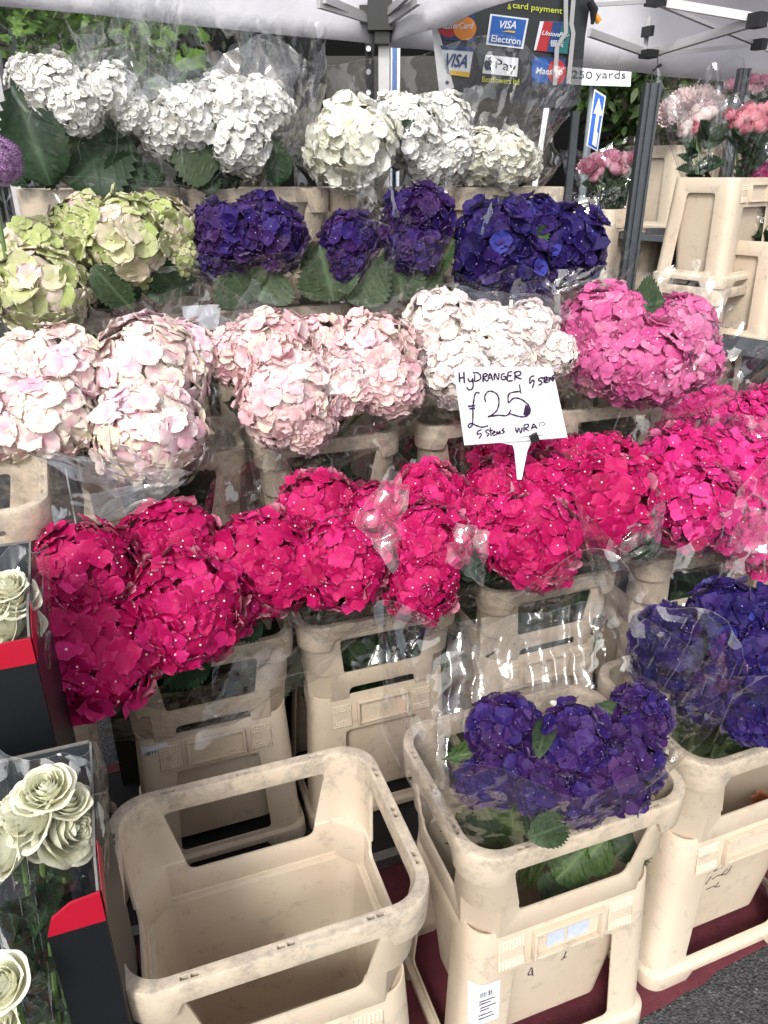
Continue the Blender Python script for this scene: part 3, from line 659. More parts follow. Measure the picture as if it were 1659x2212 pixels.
bunch('F5', 'crimson hydrangea bunch with bold open florets over dark wet leaves, right of the price card', [(1290, 1025, 85, .06), (1310, 1085, 100, -.04, None, 'big'), (1385, 1050, 62, .03), (1240, 1000, 55, .08)], V2, 'flat', 'fuchsia', nleaf=12, crv=(1.020, 0.650), ext=.14)
bunch('F6', 'cerise hydrangea bunch at the right, left half of the cerise pair', [(1470, 1015, 88, .05), (1500, 1100, 92, -.06), (1555, 1010, 80, .07)], V2, 'flat', 'cerise', crv=(1.440, 0.650), ext=.14)
bunch('F7', 'cerise hydrangea bunch cut by the right edge', [(1610, 1060, 90, .0), (1640, 1150, 85, -.08), (1660, 1020, 70, .05)], V2, 'flat', 'cerise', crv=(1.880, 0.650), ext=.14)
bunch('F8', 'dark fuchsia heads standing in shade behind the price card stalk', [(1085, 985, 60, .0), (1150, 985, 60, .02)], V2 + .2, 'flat', 'fuchsia', film=True, nleaf=3)
bunch('K1', 'large pale pink and cream hydrangea bunch at the left edge', [(20, 900, 105, -.02, None), (140, 805, 98, .03), (115, 900, 88, -.06, None, 'huge'), (330, 800, 112, .02), (325, 938, 112, -.1), (395, 770, 75, .05), (60, 800, 80, .05)], V3, 'wide', 'palepink', ext=.25, flare=1.15, drop=.34, bud=M_BUDG, nleaf=5, crv=(0.075, 0.975))
bunch('K2', 'blush pink hydrangea bunch with a long bright glint on its film, middle step', [(500, 765, 58, .05), (590, 770, 92, .03), (690, 760, 75, .05), (620, 862, 98, -.06), (800, 770, 88, .03), (840, 832, 68, -.04), (660, 918, 58, -.1), (740, 830, 70, -.02)], V3, 'ruff', 'blush', ext=.22, bud=M_BUDG, nleaf=5, crv=(0.486, 0.975))
bunch('K3', 'pearl white hydrangea bunch directly above the price card', [(955, 715, 80, .05), (1050, 730, 72, .03), (990, 800, 75, -.05), (1075, 790, 75, -.05), (1135, 720, 62, .05), (1190, 765, 50, .0)], V3, 'ruff', 'pearl', bud=M_BUDG, nleaf=4, pts=(60, 150, 280), ptl=.9, crv=(0.925, 0.975))
bunch('M1', 'rose pink hydrangea bunch with a dark leaf standing up in it', [(1305, 705, 82, .03), (1300, 785, 62, -.04), (1395, 790, 86, -.08), (1465, 715, 70, .03), (1480, 775, 66, -.03), (1390, 715, 60, .05)], V3, 'flat', 'rosepink', ext=.25, flare=1.2, rmul=1.03, nleaf=6, crv=(1.335, 0.975))
bunch('G1', 'lime green and pink hydrangea bunch at the left, upper step', [(85, 560, 78, .0), (90, 630, 92, -.09, None, 'huge'), (185, 505, 75, .03), (270, 525, 88, -.02, None, 'huge'), (345, 500, 72, .03), (310, 480, 60, .06), (385, 560, 45, -.0), (30, 590, 60, -.02)], V4, 'wide', 'green', ext=.15, bud=M_BUDG, nleaf=8, leafmat=M_LEAFM, crv=(0.050, 1.256))
bunch('V1', 'violet hydrangea bunch low in flat film, upper step left', [(465, 490, 48, .02), (520, 515, 65, -.02), (590, 515, 68, -.02), (560, 470, 50, .04), (470, 560, 45, 0)], V4, 'cup', 'purple', bud=M_BUDB, ext=.2, drop=.22, nleaf=6, leafmat=M_LEAFM, crv=(0.442, 1.256))
bunch('V2', 'small violet hydrangea bunch between two broad pale leaves', [(755, 520, 56, .0), (745, 570, 40, -.03)], V4, 'cup', 'purple', bud=M_BUDB, ext=.5, drop=.25, nleaf=5, leafmat=M_LEAFM, margin=1.3, crv=(0.500, 1.256))
bunch('V3', 'tall wrapped violet hydrangea bunch under a peak of film', [(905, 475, 68, .02), (895, 535, 55, -.03), (860, 520, 45, .02)], V4, 'cup', 'purple', bud=M_BUDB, ext=.5, drop=.27, nleaf=5, leafmat=M_LEAFM, margin=1.25, pts=(80, 200, 330), ptl=.7, crv=(0.858, 1.256))
bunch('V4', 'deep indigo hydrangea bunch, the bluest of the upper step', [(1070, 530, 82, -.02), (1150, 490, 60, .05), (1225, 535, 76, .0), (1120, 590, 66, -.06), (1040, 590, 50, -.03), (1180, 570, 50, -.02)], V4, 'cup', 'indigo', bud=M_BUDB, ext=.22, drop=.26, nleaf=6, rmul=1.05, crv=(1.270, 1.256))
bunch('W1', 'white hydrangea bunch at the far left of the top step', [(125, 200, 66, .02), (165, 240, 50, -.03), (240, 205, 56, .02), (70, 175, 46, .05), (290, 250, 40, .0)], V5, 'ruff', 'white', bud=M_BUDG, ext=.75, drop=.30, nleaf=20, rmul=1.0, leafmat=M_LEAF, margin=1.2, ptl=.4, crv=(0.020, 1.545))
bunch('W2', 'white hydrangea bunch under the highest peak of film', [(410, 260, 66, .0), (490, 240, 66, .02), (565, 235, 58, .03), (515, 310, 62, -.03), (355, 290, 45, .0), (440, 310, 50, .02)], V5, 'ruff', 'white', bud=M_BUDG, ext=.75, drop=.27, nleaf=12, rmul=1.0, pts=(30, 110, 200), ptl=.5, margin=1.15, crv=(0.460, 1.545))
bunch('W3', 'creamy white hydrangea bunch with two dark serrated leaves', [(760, 315, 90, -.04, 'ivory'), (850, 250, 45, .06), (890, 290, 66, .02), (955, 265, 55, .05), (960, 330, 55, .02), (920, 350, 40, .0)], V5, 'ruff', 'white', bud=M_BUDG, ext=.6, drop=.28, nleaf=5, rmul=1.0, margin=1.15, crv=(0.870, 1.545))
bunch('W4', 'small ivory hydrangea bunch at the right end of the top step', [(1040, 340, 50, .02), (1095, 345, 48, .0), (1130, 355, 34, .0)], V5, 'ruff', 'ivory', bud=M_BUDG, ext=.2, drop=.2, nleaf=10, rmul=1.08, crv=(1.265, 1.545))
UB = uv(.62, .88, .30)
bunch('U1', 'violet hydrangea bunch sunk in the front crate under tall clear film', [(1090, 1580, 74, .02), (1095, 1665, 68, -.02), (1240, 1600, 74, .04), (1330, 1650, 88, .0), (1380, 1545, 62, .05), (1180, 1700, 62, -.02), (1030, 1690, 46, -.03), (1240, 1720, 60, -.04)], .87, 'cup', 'purple', z=.70, bud=M_BUDB, base=UB, ext=.6, flare=1.3, nleaf=10, leafmat=M_LEAFB, rmul=1.0, pts=(75, 130, 230), ptl=.55, leaflen=.14, mb=.8, margin=.86, lowr=.22)
bunch('U2', 'indigo hydrangea bunch at the right edge of the front row', [(1455, 1400, 86, .03), (1570, 1330, 72, .06), (1610, 1420, 88, .0), (1660, 1350, 70, .05), (1630, 1520, 78, -.03), (1520, 1490, 62, -.03)], .92, 'cup', 'indigo', z=.76, bud=M_BUDB, base=uv(1.08, .95, .28), ext=.55, flare=1.3, mb=.85, nleaf=9, leafmat=M_LEAFB, leaflen=.14, margin=.86, lowr=.22)
bunch('D1', 'dim cerise hydrangea bunch in the shade right of the last beige crate', [(1480, 895, 48, 0), (1535, 880, 50, 0), (1445, 912, 44, 0)], V3 + .45, 'flat', 'cerise', nleaf=2, drop=.4)
bunch('D2', 'dim cerise hydrangea bunch in the shade by the right edge', [(1585, 910, 60, 0), (1640, 900, 60, 0), (1610, 950, 50, -.05)], V3 + .45, 'flat', 'cerise', nleaf=2, drop=.4)

# ------------------------------------------------------------------ stands, rack, canopies, background
def part_box(name, lo, hi, mat, t, bev=0):
    """a box in stall axes (u, v, z)"""
    M = Matrix((tuple(U) + (0,), tuple(N) + (0,), (0, 0, 1, 0), (0, 0, 0, 1))).transposed()
    m = MB(); m.box(lo, hi, M=M); return m.build(name, mat, t, world=True, smooth=False)
t = thing('low_platform', 'low black matted platform with a steel front bar under the second row', 'platform', uv(.7, 1.4, 0))
part_box('mat', (-.60, 1.262, .004), (2.15, 1.78, .0285), M_MAT, t); part_box('front_bar', (-.60, 1.235, .004), (2.15, 1.260, .034), M_STEEL, t)
t = thing('display_stand', 'stepped steel stand carrying the three upper rows of flower crates', 'stand', uv(.7, 1.9, 0))
for zb, v0, u0, u1 in ((B3, V3, -.16, 1.58), (B4, V4, -.18, 1.52), (B5, V5, -.22, 1.52)):
    part_box('shelf', (u0, v0 + .01, zb - .024), (u1, v0 + .325, zb - .002), M_MAT, t)
    part_box('shelf_bar', (u0, v0 - .012, zb - .034), (u1, v0 + .008, zb - .001), M_STEEL, t)
    for u_ in (u0 + .01, u1 - .03):
        part_box('post', (u_, v0 + .295, .004), (u_ + .025, v0 + .32, zb - .026), M_DARKSTEEL, t)
for zb, v_, z_ in ((0, V3 + .004, B3 - .036), (B3, V4 + .004, B4 - .036), (B4, V5 + .004, B5 - .036), (0, V5 + .33, B5 - .03)):
    part_box('shade_panel', (-.15, v_ + .010, zb + .004), (1.50, v_ + .013, z_), M_MAT, t)  # added black panels block light so the gaps under the shelves stay dark
t = thing('steel_rack', 'dark steel rack with slotted upright posts behind the rose pink bunch', 'rack', PD(1400, 700, 2.9))
def post_px(name, p0, p1, d, wpx, mat, t, groove=True):
    a = PD(*p0, d); b = PD(*p1, d); b = Vector((a.x + (b.x - a.x), a.y, b.z)); 
    wd = wpx * d / FP; a2 = Vector((a.x, a.y, a.z)); b2 = Vector((a.x * 1.0, a.y, 0.004))
    m = MB(); 
    if groove:
        prof = [(-.5, -.4), (-.34, -.4), (-.34, -.2), (-.16, -.2), (-.16, -.4), (.16, -.4), (.16, -.2), (.34, -.2), (.34, -.4), (.5, -.4), (.5, .4), (-.5, .4)]
        pts = [Vector((x * wd, y * wd, 0)) for x, y in prof]; n = len(pts); vs = [b2 + q for q in pts] + [a2 + q for q in pts]
        m.add(vs, [tuple(range(n))[::-1], tuple(range(n, 2 * n))] + [(i, (i + 1) % n, n + (i + 1) % n, n + i) for i in range(n)])
    else: m.bar(b2, a2, wd, wd)
    return m.build(name, mat, t, world=True, smooth=False)
post_px('post', (1409, 180), (1368, 620), 2.86, 34, M_DARKSTEEL, t)
post_px('post', (1608, 148), (1598, 240), 3.35, 24, M_DARKSTEEL, t)
for c in FC:
    if c is FC[-2]: continue
    zz = c.location.z; m = MB(); m.box((-.25, -.2, -.03), (.25, .2, -.002), M=Matrix.Translation(c.location) @ Matrix.Rotation(c.rotation_euler.z, 4, 'Z'))
    if c in (FC[2], FC[4], FC[-1]): m.build('rack_shelf', M_STEEL, t, world=True, smooth=False)
m = MB(); m.bar(PD(1396, 500, 3.4), PD(1510, 500, 3.4), .02, .03); m.build('rack_bar', M_STEEL, t, world=True, smooth=False)
m = MB(); m.bar(PD(1560, 735, 2.75), PD(1700, 757, 2.75), .02, .045); m.build('rack_bar', M_DARKSTEEL, t, world=True, smooth=False)
# containers of the peony stall that stand low get a pallet under them
t = thing('tiered_bench', 'dark tiered bench under the peony containers', 'bench', PD(1400, 700, 4.2))
for c in FC[:2] + [FC[-2]]:
    m = MB(); m.box((-.3, -.25, -c.location.z + .004), (.3, .25, -.003), M=Matrix.Translation(c.location) @ Matrix.Rotation(c.rotation_euler.z, 4, 'Z')); m.build('bench_tier', M_BLACK, t, world=True, smooth=False)

def sheet(name, rows, mat, parent, thick=.003):
    """cloth through a grid of points, with thickness"""
    n = len(rows[0]); V = [p for r in rows for p in r]; F = [(i * n + j, i * n + j + 1, (i + 1) * n + j + 1, (i + 1) * n + j) for i in range(len(rows) - 1) for j in range(n - 1)]
    o = obj(name, mesh(name, V, F, mat), parent, world=True); md = o.modifiers.new('s', 'SOLIDIFY'); md.thickness = thick; md.offset = 0; return o
def valance(name, A, B, z0, z1, parent, seed=0, nx=40, sag=.0, amp=.012):
    A = Vector(A); B = Vector(B); d = (B - A).normalized(); nrm = Vector((-d.y, d.x, 0)); rows = []
    for k in range(7):
        f = k / 6; r = []
        for i in range(nx + 1):
            s_ = i / nx; q = A.lerp(B, s_); q.z = z0 + (z1 - z0) * f - sag * math.sin(math.pi * s_) * (1 - f)
            q += nrm * (amp * (1 - f * .6) * noise.noise(Vector((s_ * (B - A).length * 3.2, f * 1.2, seed))) * 2); r.append(q)
        rows.append(r)
    return sheet(name, rows, M_FABRIC, parent)
K = Vector((0.0, 3.30, 0)); EL = Vector((-.84, -.54, 0)).normalized(); ER = Vector((.42, -.91, 0)).normalized()
cn = thing('market_canopy', 'white market canopy over the hydrangea stall with a grey corner pole', 'canopy', K)
valance('valance', K + EL * 3.1, K, 2.03, 2.36, cn, 1); valance('valance', K, K + ER * 1.00, 2.03, 2.36, cn, 4, amp=.02)
rf = []
for i in range(9):
    f = i / 8; r = []
    for j in range(13):
        s_ = j / 12; q = K + EL * (3.1 * s_) + ER * (.55 * f); q.z = 2.36 + .55 * f + .01 * noise.noise(q * 3); r.append(q)
    rf.append(r)
sheet('roof', rf, M_FABRIC, cn)
m = MB(); m.bar(K + Vector((.0, -.03, .004)), K + Vector((0, -.03, 2.4)), .042, .042, up=Vector((0, 1, 0))); m.build('corner_pole', M_ALU, cn, world=True)
m = MB(); kb = PD(821, 36, (K + Vector((0, -.06, 2.1)) - C0).dot(FW)); m.box((-.045, -.06, -.05), (.045, .03, .045), M=Matrix.Translation(kb)); m.box((-.075, -.04, -.02), (-.03, .0, .03), M=Matrix.Translation(kb)); m.box((-.02, -.04, -.09), (.035, .03, -.05), M=Matrix.Translation(kb)); m.build('corner_bracket', M_BLACK, cn, world=True)
dk = dep(kb) - .02
for a_, b_ in (((790, 36), (700, -2)), ((796, 42), (688, 8)), ((838, 48), (905, 0)), ((836, 30), (880, -10))):
    m = MB(); m.bar(PD(*a_, dk), PD(*b_, dk - .25), .016, .024); m.build('frame_bar', M_ALU, cn, world=True)
pl = PD(60, 60, 1.0); q = K + EL * 1.36 + Vector((0, -.04, 0)); m = MB(); m.bar((q.x, q.y, .004), (q.x, q.y, 2.2), .032, .032, up=Vector((0, 1, 0))); m.build('side_pole', M_ALU, cn, world=True)

c2 = thing('market_canopy', 'white canopy over the peony stall at the right with folding roof struts', 'canopy', (2.1, 4.7, 0))
A2 = Vector((.02, 3.36, 0)); D2 = Vector((2.13, 1.39, 0)).normalized(); E2 = Vector((D2.y, -D2.x, 0))
valance('valance', A2, A2 + D2 * 4.6, 2.03, 2.62, c2, 9, nx=60, amp=.03)
rf = []
for i in range(9):
    f = i / 8; r = []
    for j in range(13): s_ = j / 12; q = A2 + D2 * (.9 + 3.7 * s_) + E2 * (2.3 * f); q.z = 2.62 + .5 * math.sin(math.pi * f * .8); r.append(q)
    rf.append(r)
sheet('roof', rf, M_FABRIC, c2)
def strut(a_, da, b_, db, wd=.02, ht=.03, name='roof_strut', mat=None):
    m = MB(); m.bar(PD(*a_, da), PD(*b_, db), wd, ht); return m.build(name, mat or M_ALU, c2, world=True)
def knuckle(a_, d, sx, sz, name='strut_bracket'):
    p = PD(*a_, d); m = MB(); m.box((-sx, -.03, -sz), (sx, .03, sz), M=Matrix.Translation(p) @ Matrix.Rotation(.5, 4, 'Z')); return m.build(name, M_BLACK, c2, world=True, smooth=False)
strut((1272, 70), 3.15, (1395, 114), 3.4); strut((1410, 114), 3.4, (1640, 44), 3.0, .024, .034); strut((1418, 118), 3.4, (1628, 96), 3.7, .02, .018)
strut((1425, 4), 3.1, (1640, 40), 3.0, .024, .032); strut((1425, 10), 3.1, (1640, 98), 3.55, .018, .014); strut((1272, 11), 3.0, (1405, 3), 3.1, .018, .014); strut((1650, 48), 3.0, (1720, 20), 3.0, .022, .03); strut((1645, 98), 3.6, (1720, 140), 3.6, .018, .02)
strut((1403, 37), 3.35, (1393, 108), 3.38, .018, .018, 'hanging_strap', M_STRAP)
knuckle((1401, 117), 3.37, .032, .016); knuckle((1416, 2), 3.08, .034, .018); knuckle((1636, 44), 2.98, .026, .026); knuckle((1640, 96), 3.5, .02, .022); knuckle((1399, 68), 3.33, .009, .02)
m = MB(); m.tube([PD(1420, 122, 3.35), PD(1421, 142, 3.35), PD(1409, 156, 3.35), PD(1407, 190, 3.35)], .0025, 6); m.tube([PD(1412, 152, 3.34), PD(1418, 146, 3.34), PD(1428, 140, 3.34)], .007, 6); m.build('cord_toggle', M_BLACK, c2, world=True)
post_px('rack_pole', (1244, 240), (1225, 480), 3.15, 15, M_DARKSTEEL, c2, False)

# wall, van side, trees and signs behind
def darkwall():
    t = NT('brick_shade_black'); v, _ = t.coords(False); bk = t.n('TexBrick'); bk.inputs['Scale'].default_value = 4; t.l(v, bk.inputs[0]); bk.inputs['Color1'].default_value = (.007, .005, .004, 1); bk.inputs['Color2'].default_value = (.004, .003, .003, 1); bk.inputs['Mortar'].default_value = (.005, .005, .005, 1)  # near-black brick colours hold the deep background shade
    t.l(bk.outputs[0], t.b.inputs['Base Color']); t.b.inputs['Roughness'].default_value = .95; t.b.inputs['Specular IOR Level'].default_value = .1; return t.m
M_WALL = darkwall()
bw = thing('dark_building', 'brick building coloured near-black as deep shade, behind the whole market', 'building', (1, 9.5, 0))
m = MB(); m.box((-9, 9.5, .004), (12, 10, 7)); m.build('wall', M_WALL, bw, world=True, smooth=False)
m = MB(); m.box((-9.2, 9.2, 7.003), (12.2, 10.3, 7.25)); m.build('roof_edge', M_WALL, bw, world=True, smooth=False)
for x in (-6.5, -3.6, 3.0, 6.2):
    m = MB(); m.box((x, 9.43, 1.2), (x + 1.2, 9.497, 3.4)); o = m.build('window', M_BLACK, bw, world=True, smooth=False)
def leafcloud(name, pts, size, mat, parent, seed, lobed=True):
    rg = random.Random(seed); V = []; F = []; A = []
    half = [(0, 0), (.18, .10), (.10, .36), (.30, .30), (.46, .50), (.52, .30), (.78, .30), (.80, .12), (1, 0)] if lobed else [(0, 0), (.15, .14), (.45, .22), (.8, .13), (1, 0)]
    for p in pts:
        L = size * rg.uniform(.6, 1.25); M = Euler((rg.uniform(-.9, .9), rg.uniform(-.2, 1.2), rg.uniform(0, 6.3))).to_matrix(); b = len(V)
        n = len(half)
        for sgn in (1, -1):
            for x, y in half: V.append(p + M @ Vector((x * L, sgn * y * L, -.18 * L * x * x + .12 * L * abs(y)))); A.append(.02 + y * 1.6 + .15 * rg.random())
        for k in range(n - 1):
            F.append((b + k, b + k + 1, b + n + k + 1, b + n + k))
    me = mesh(name, V, F, mat); at = me.attributes.new('rad', 'FLOAT', 'POINT'); at.data.foreach_set('value', A)
    return obj(name, me, parent, world=True)
def branch_pts(path, rad, n, rg):
    out = []
    for _ in range(n):
        f = rg.random() * (len(path) - 1); i = int(f); p = path[i].lerp(path[min(i + 1, len(path) - 1)], f - i)
        out.append(p + Vector((rg.gauss(0, rad), rg.gauss(0, rad), rg.gauss(0, rad * .8))))
    return out
M_BARK = simple('tree_bark', (.06, .045, .03), .9, 0, .4, scale=20, bump=.6)
rg = random.Random(21)
tr = thing('plane_tree', 'leafy plane tree branch in bright green behind the left white bunch', 'tree', (-4.2, 6.2, 0))
paths = [[PD(-120, -80, 4.6), PD(100, 20, 4.3), PD(250, 70, 4.1), PD(362, 168, 3.9)], [PD(-100, 60, 4.6), PD(80, 110, 4.4), PD(230, 150, 4.2), PD(300, 195, 4.1)], [PD(60, -80, 4.9), PD(200, 20, 4.7), PD(320, 110, 4.5)], [PD(-150, 160, 4.9), PD(0, 190, 4.7), PD(180, 210, 4.6)]]
m = MB(); m.tube([Vector((-4.2, 6.2, .0)), Vector((-4.1, 6.2, 1.8)), Vector((-3.8, 6.1, 3.4)), Vector((-3.4, 5.8, 4.6))], [.22, .18, .15, .1], 12); m.build('trunk', M_BARK, tr, world=True)
for k, pth in enumerate(paths):
    m = MB(); m.tube([Vector((-3.8, 6.1, 3.2))] + pth, [.06, .03, .018, .010, .004][:len(pth) + 1], 6); m.build('limb', M_BARK, tr, world=True)
pts = []
for pth in paths: pts += branch_pts(pth, .13, 330, rg)
leafcloud('crown', pts, .115, M_TREELEAF, tr, 3)
def tree(label, boxpts, n, size, mat, seed, trunk, group=None):
    rg = random.Random(seed); t = thing('shade_tree', label, 'tree', trunk, 0, group); cs = []; P_ = []
    for c, r in boxpts:
        c = Vector(c); m = MB(); m.tube([Vector(trunk) + Vector((0, 0, c.z * .55)), (Vector(trunk) + Vector((0, 0, c.z * .8))).lerp(c, .5), c], [.09, .05, .02], 7); m.build('limb', M_BARK, t, world=True)
        for _ in range(n):
            d = Vector((rg.gauss(0, 1), rg.gauss(0, 1), rg.gauss(0, 1))).normalized() * r * (rg.random() ** .45); P_.append(c + d)
    leafcloud('crown', P_, size, mat, t, seed, False)
    m = MB(); mx = max(c[2] for c, r in boxpts); m.tube([Vector(trunk), Vector(trunk) + Vector((.05, 0, mx * .5)), Vector(trunk) + Vector((0, 0, mx * .85))], [.16, .12, .08], 10); m.build('trunk', M_BARK, t, world=True)
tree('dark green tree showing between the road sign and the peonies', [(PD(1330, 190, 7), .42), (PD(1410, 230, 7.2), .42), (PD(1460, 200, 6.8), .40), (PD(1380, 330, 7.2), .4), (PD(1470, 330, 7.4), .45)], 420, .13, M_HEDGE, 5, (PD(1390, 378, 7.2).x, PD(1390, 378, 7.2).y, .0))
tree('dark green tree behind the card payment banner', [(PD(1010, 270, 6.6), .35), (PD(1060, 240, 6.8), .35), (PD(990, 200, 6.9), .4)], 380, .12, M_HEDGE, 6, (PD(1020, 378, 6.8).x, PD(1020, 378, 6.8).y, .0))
tree('tree with deep shade put into its near-black leaves, above the second white bunch', [(PD(520, 90, 8.2), .7), (PD(420, 60, 8.0), .6), (PD(620, 40, 8.4), .7)], 160, .16, simple('leaf_shade_dark', (.012, .02, .008), .8, 0, .3), 8, (PD(520, 378, 8.2).x, PD(520, 378, 8.2).y, .0))  # near-black leaf colour stands in for deep shade
t = thing('delivery_van', 'dark parked van side with a pale leaning edge strip behind the banner', 'van', PD(1130, 378, 5.4))
p0 = PD(1060, 240, 5.4); p1 = PD(1190, 240, 5.4); m = MB(); m.box((p0.x - 1.2, p0.y, .35), (p1.x, p0.y + 1.6, 2.35)); m.build('body', simple('dark_van_paint', (.028, .025, .020), .5, 0, .2, scale=3), t, world=True, smooth=False)
m = MB(); m.bar(PD(1181, 236, 5.2), PD(1149, 446, 5.2), .035, .03); m.build('edge_strip', M_POLY, t, world=True, smooth=False)
m = MB(); m.bar(PD(1062, 350, 5.2), PD(1138, 353, 5.2), .012, .014); m.build('trim_line', M_ALU, t, world=True, smooth=False)
for x in (p0.x - .7, p1.x - .5):
    m = MB(); c = Vector((x, p0.y + .05, .34)); m.tube([c, c + Vector((0, .25, 0))], .33, 24); m.build('wheel', M_BLACK, t, world=True)
t = thing('striped_post', 'blue and white road post beside the grey canopy pole', 'post', PD(852, 378, 3.9))
for x0, x1, mt in ((844, 848, M_POLY), (848, 858, M_BLUE), (858, 865, M_POLY)):
    a_ = PD(x0, 108, 3.9); b_ = PD(x1, 108, 3.9); m = MB(); m.box((a_.x, a_.y, .004), (b_.x - .001, a_.y + .03, 2.45)); m.build('stripe_panel', simple('pale_blue_paint', (.10, .20, .45), .5) if mt is M_BLUE else mt, t, world=True, smooth=False)
t = thing('sticker_post', 'narrow black post with round stickers left of the grey canopy pole', 'post', PD(797, 378, 3.6))
a_ = PD(789, 85, 3.6); b_ = PD(808, 85, 3.6); m = MB(); m.box((a_.x, a_.y, .004), (b_.x, a_.y + .03, 2.3)); m.build('post_face', M_BLACK, t, world=True, smooth=False)
for py, mt in ((105, M_POLY), (155, M_STRAP), (200, M_PAPER)):
    c = PD(796, py, 3.595); m = MB(); m.tube([c, c + Vector((0, .008, 0))], .012, 16); m.build('round_sticker', mt, t, world=True)

# ------------------------------------------------------------------ lettering and flat marks
def text_mesh(body, px0, ex, ey, surf, mat, parent, name='lettering', shear=0, bold=0):
    """the words laid on a surface: px0 = lower left in the view, ex / ey = width and height vectors in the view, surf maps a view point to 3-D"""
    cu = bpy.data.curves.new('txt', 'FONT'); cu.body = body; cu.size = 1; cu.shear = shear; cu.offset = bold; cu.resolution_u = 3; cu.fill_mode = 'FRONT'
    o = bpy.data.objects.new('txt', cu); COL.objects.link(o); dg = bpy.context.evaluated_depsgraph_get(); dg.update()
    me = bpy.data.meshes.new_from_object(o.evaluated_get(dg)); bpy.data.objects.remove(o)
    xs = [v.co.x for v in me.vertices]; ys = [v.co.y for v in me.vertices]
    if not xs: return None
    x0, x1, y0, y1 = min(xs), max(xs), min(ys), max(ys)
    for v in me.vertices:
        s_, t_ = (v.co.x - x0) / (x1 - x0), (v.co.y - y0) / (y1 - y0); v.co = surf(px0[0] + s_ * ex[0] + t_ * ey[0], px0[1] + s_ * ex[1] + t_ * ey[1])
    me.materials.clear(); me.materials.append(mat); me.name = name; return obj(name, me, parent, world=True)
def poly_px(pts, surf, mat, parent, name, thick=None):
    m = MB(); P_ = [surf(*p) for p in pts]; m.prism(P_, (C0 - P_[0]).normalized() * -(thick or .0006)); return m.build(name, mat, parent, world=True, smooth=False)
def circ(cx, cy_, rx, ry, n=36): return [(cx + rx * math.cos(2 * math.pi * k / n), cy_ + ry * math.sin(2 * math.pi * k / n)) for k in range(n)]
def flat(n_, c): t = simple(n_, c, .55, 0, .06); return t
I_RED, I_ORG, I_NAVY, I_WHT, I_GOLD, I_TEAL, I_YG, I_BLU, I_BLK = [flat(a_, b_) for a_, b_ in (('print_red', (.38, .02, .03)), ('print_orange', (.68, .22, .03)), ('print_navy', (.012, .045, .15)), ('print_white', (.62, .64, .68)), ('print_gold', (.60, .38, .04)), ('print_teal', (.015, .13, .13)), ('print_yellow_green', (.48, .55, .05)), ('print_blue', (.015, .09, .34)), ('print_black', (.008, .009, .02)))]
M_BANNER = simple('black_banner_vinyl', (.022, .023, .026), .38, 0, .25, scale=6, bump=.15)
VB = 2.78
def bsurf(off=0): return lambda x, y: PV(x, y, VB - off + .012 * math.sin(x * .02) * 0)
bn = thing('payment_banner', 'black hanging banner listing accepted payment cards, with grey straps', 'banner', PV(1100, 230, VB))
mp = lambda x, y: (760.4 + x * .3229, y * .3229)
outline = [(946, 58), (1040, 20), (1100, -30), (1276, -30), (1273, 20), (1264, 80), (1260, 128), (1234, 128), (1230, 232), (1212, 234), (1150, 229), (1080, 222), (1000, 211), (985, 205), (980, 190)]
poly_px(outline, bsurf(), M_BANNER, bn, 'banner_sheet', .002)
TE = NT('clear_banner_edge'); _tp = TE.n('BsdfTransparent'); _mx = TE.n('MixShader'); _mx.inputs[0].default_value = .62; TE.l(_tp.outputs[0], _mx.inputs[1]); TE.l(TE.b.outputs[0], _mx.inputs[2]); TE.l(_mx.outputs[0], TE.o.inputs[0]); TE.b.inputs['Base Color'].default_value = (.03, .03, .035, 1); TE.b.inputs['Roughness'].default_value = .3
poly_px([(1234.2, 128), (1260, 128), (1259, 145), (1255, 200), (1250, 222), (1240, 230), (1230.2, 232)], bsurf(), TE.m, bn, 'clear_edge', .002)
poly_px([(933, 63), (946, 58), (981, 190), (949, 200), (943, 150)], bsurf(.004), simple('banner_reverse', (.42, .42, .43), .6, 0, .15, scale=20), bn, 'turned_edge', .002)
poly_px([(962, 204), (985, 199), (1080, 210), (1212, 222), (1248, 214), (1250, 222), (1240, 230), (1212, 234), (1080, 222), (975, 209)], bsurf(.003), simple('banner_hem', (.045, .046, .05), .5, 0, .2), bn, 'hem', .001)
poly_px(circ(966, 178, 4, 4, 16), bsurf(.006), M_DARKSTEEL, bn, 'eyelet')
def marks(lst, name='card_logo'):
    """one logo: its first piece is the part, the others are its sub-parts"""
    first = None
    for k, it in enumerate(lst):
        off = .004 + .0012 * k; par = bn if first is None else first
        if it[0] == 'p':
            m = MB(); P_ = [PV(x, y, VB - off) for x, y in it[1]]; m.prism(P_, N * .0005); me = mesh('m', m.v, m.f, it[2], False)
            o = obj(name if first is None else 'logo_shape', me); 
        else:
            o = text_mesh(it[1], it[2], it[3], it[4], (lambda x, y, off=off: PV(x, y, VB - off)), it[5], None, 'logo_text', it[6] if len(it) > 6 else 0, it[7] if len(it) > 7 else .01)
        if o is None: continue
        if first is None: o.parent = bn; o.matrix_parent_inverse = lm(bn).inverted(); first = o
        else: o.parent = first; o.matrix_parent_inverse = lm(bn).inverted() @ Matrix.Identity(4); o.matrix_parent_inverse = Matrix.Identity(4); 
    return first
def Q(*a_): return [mp(*p) for p in a_]
marks([('t', 'card payment', (1107, 21), (107, 13), (1, -17), I_YG, 0, .008)], 'heading')
text_mesh('&', (1096, 20), (8, 1), (1, -12), bsurf(.004), I_YG, bn, 'heading')
marks([('p', Q((570, 110), (825, 100), (826, 285), (600, 262)), I_NAVY), ('p', circ(969, 58, 23, 23), I_RED), ('p', circ(1004, 61, 25, 26), I_ORG), ('t', 'MasterCard', (949, 62), (74, 0), (0, -14), I_WHT, .25, .012)])
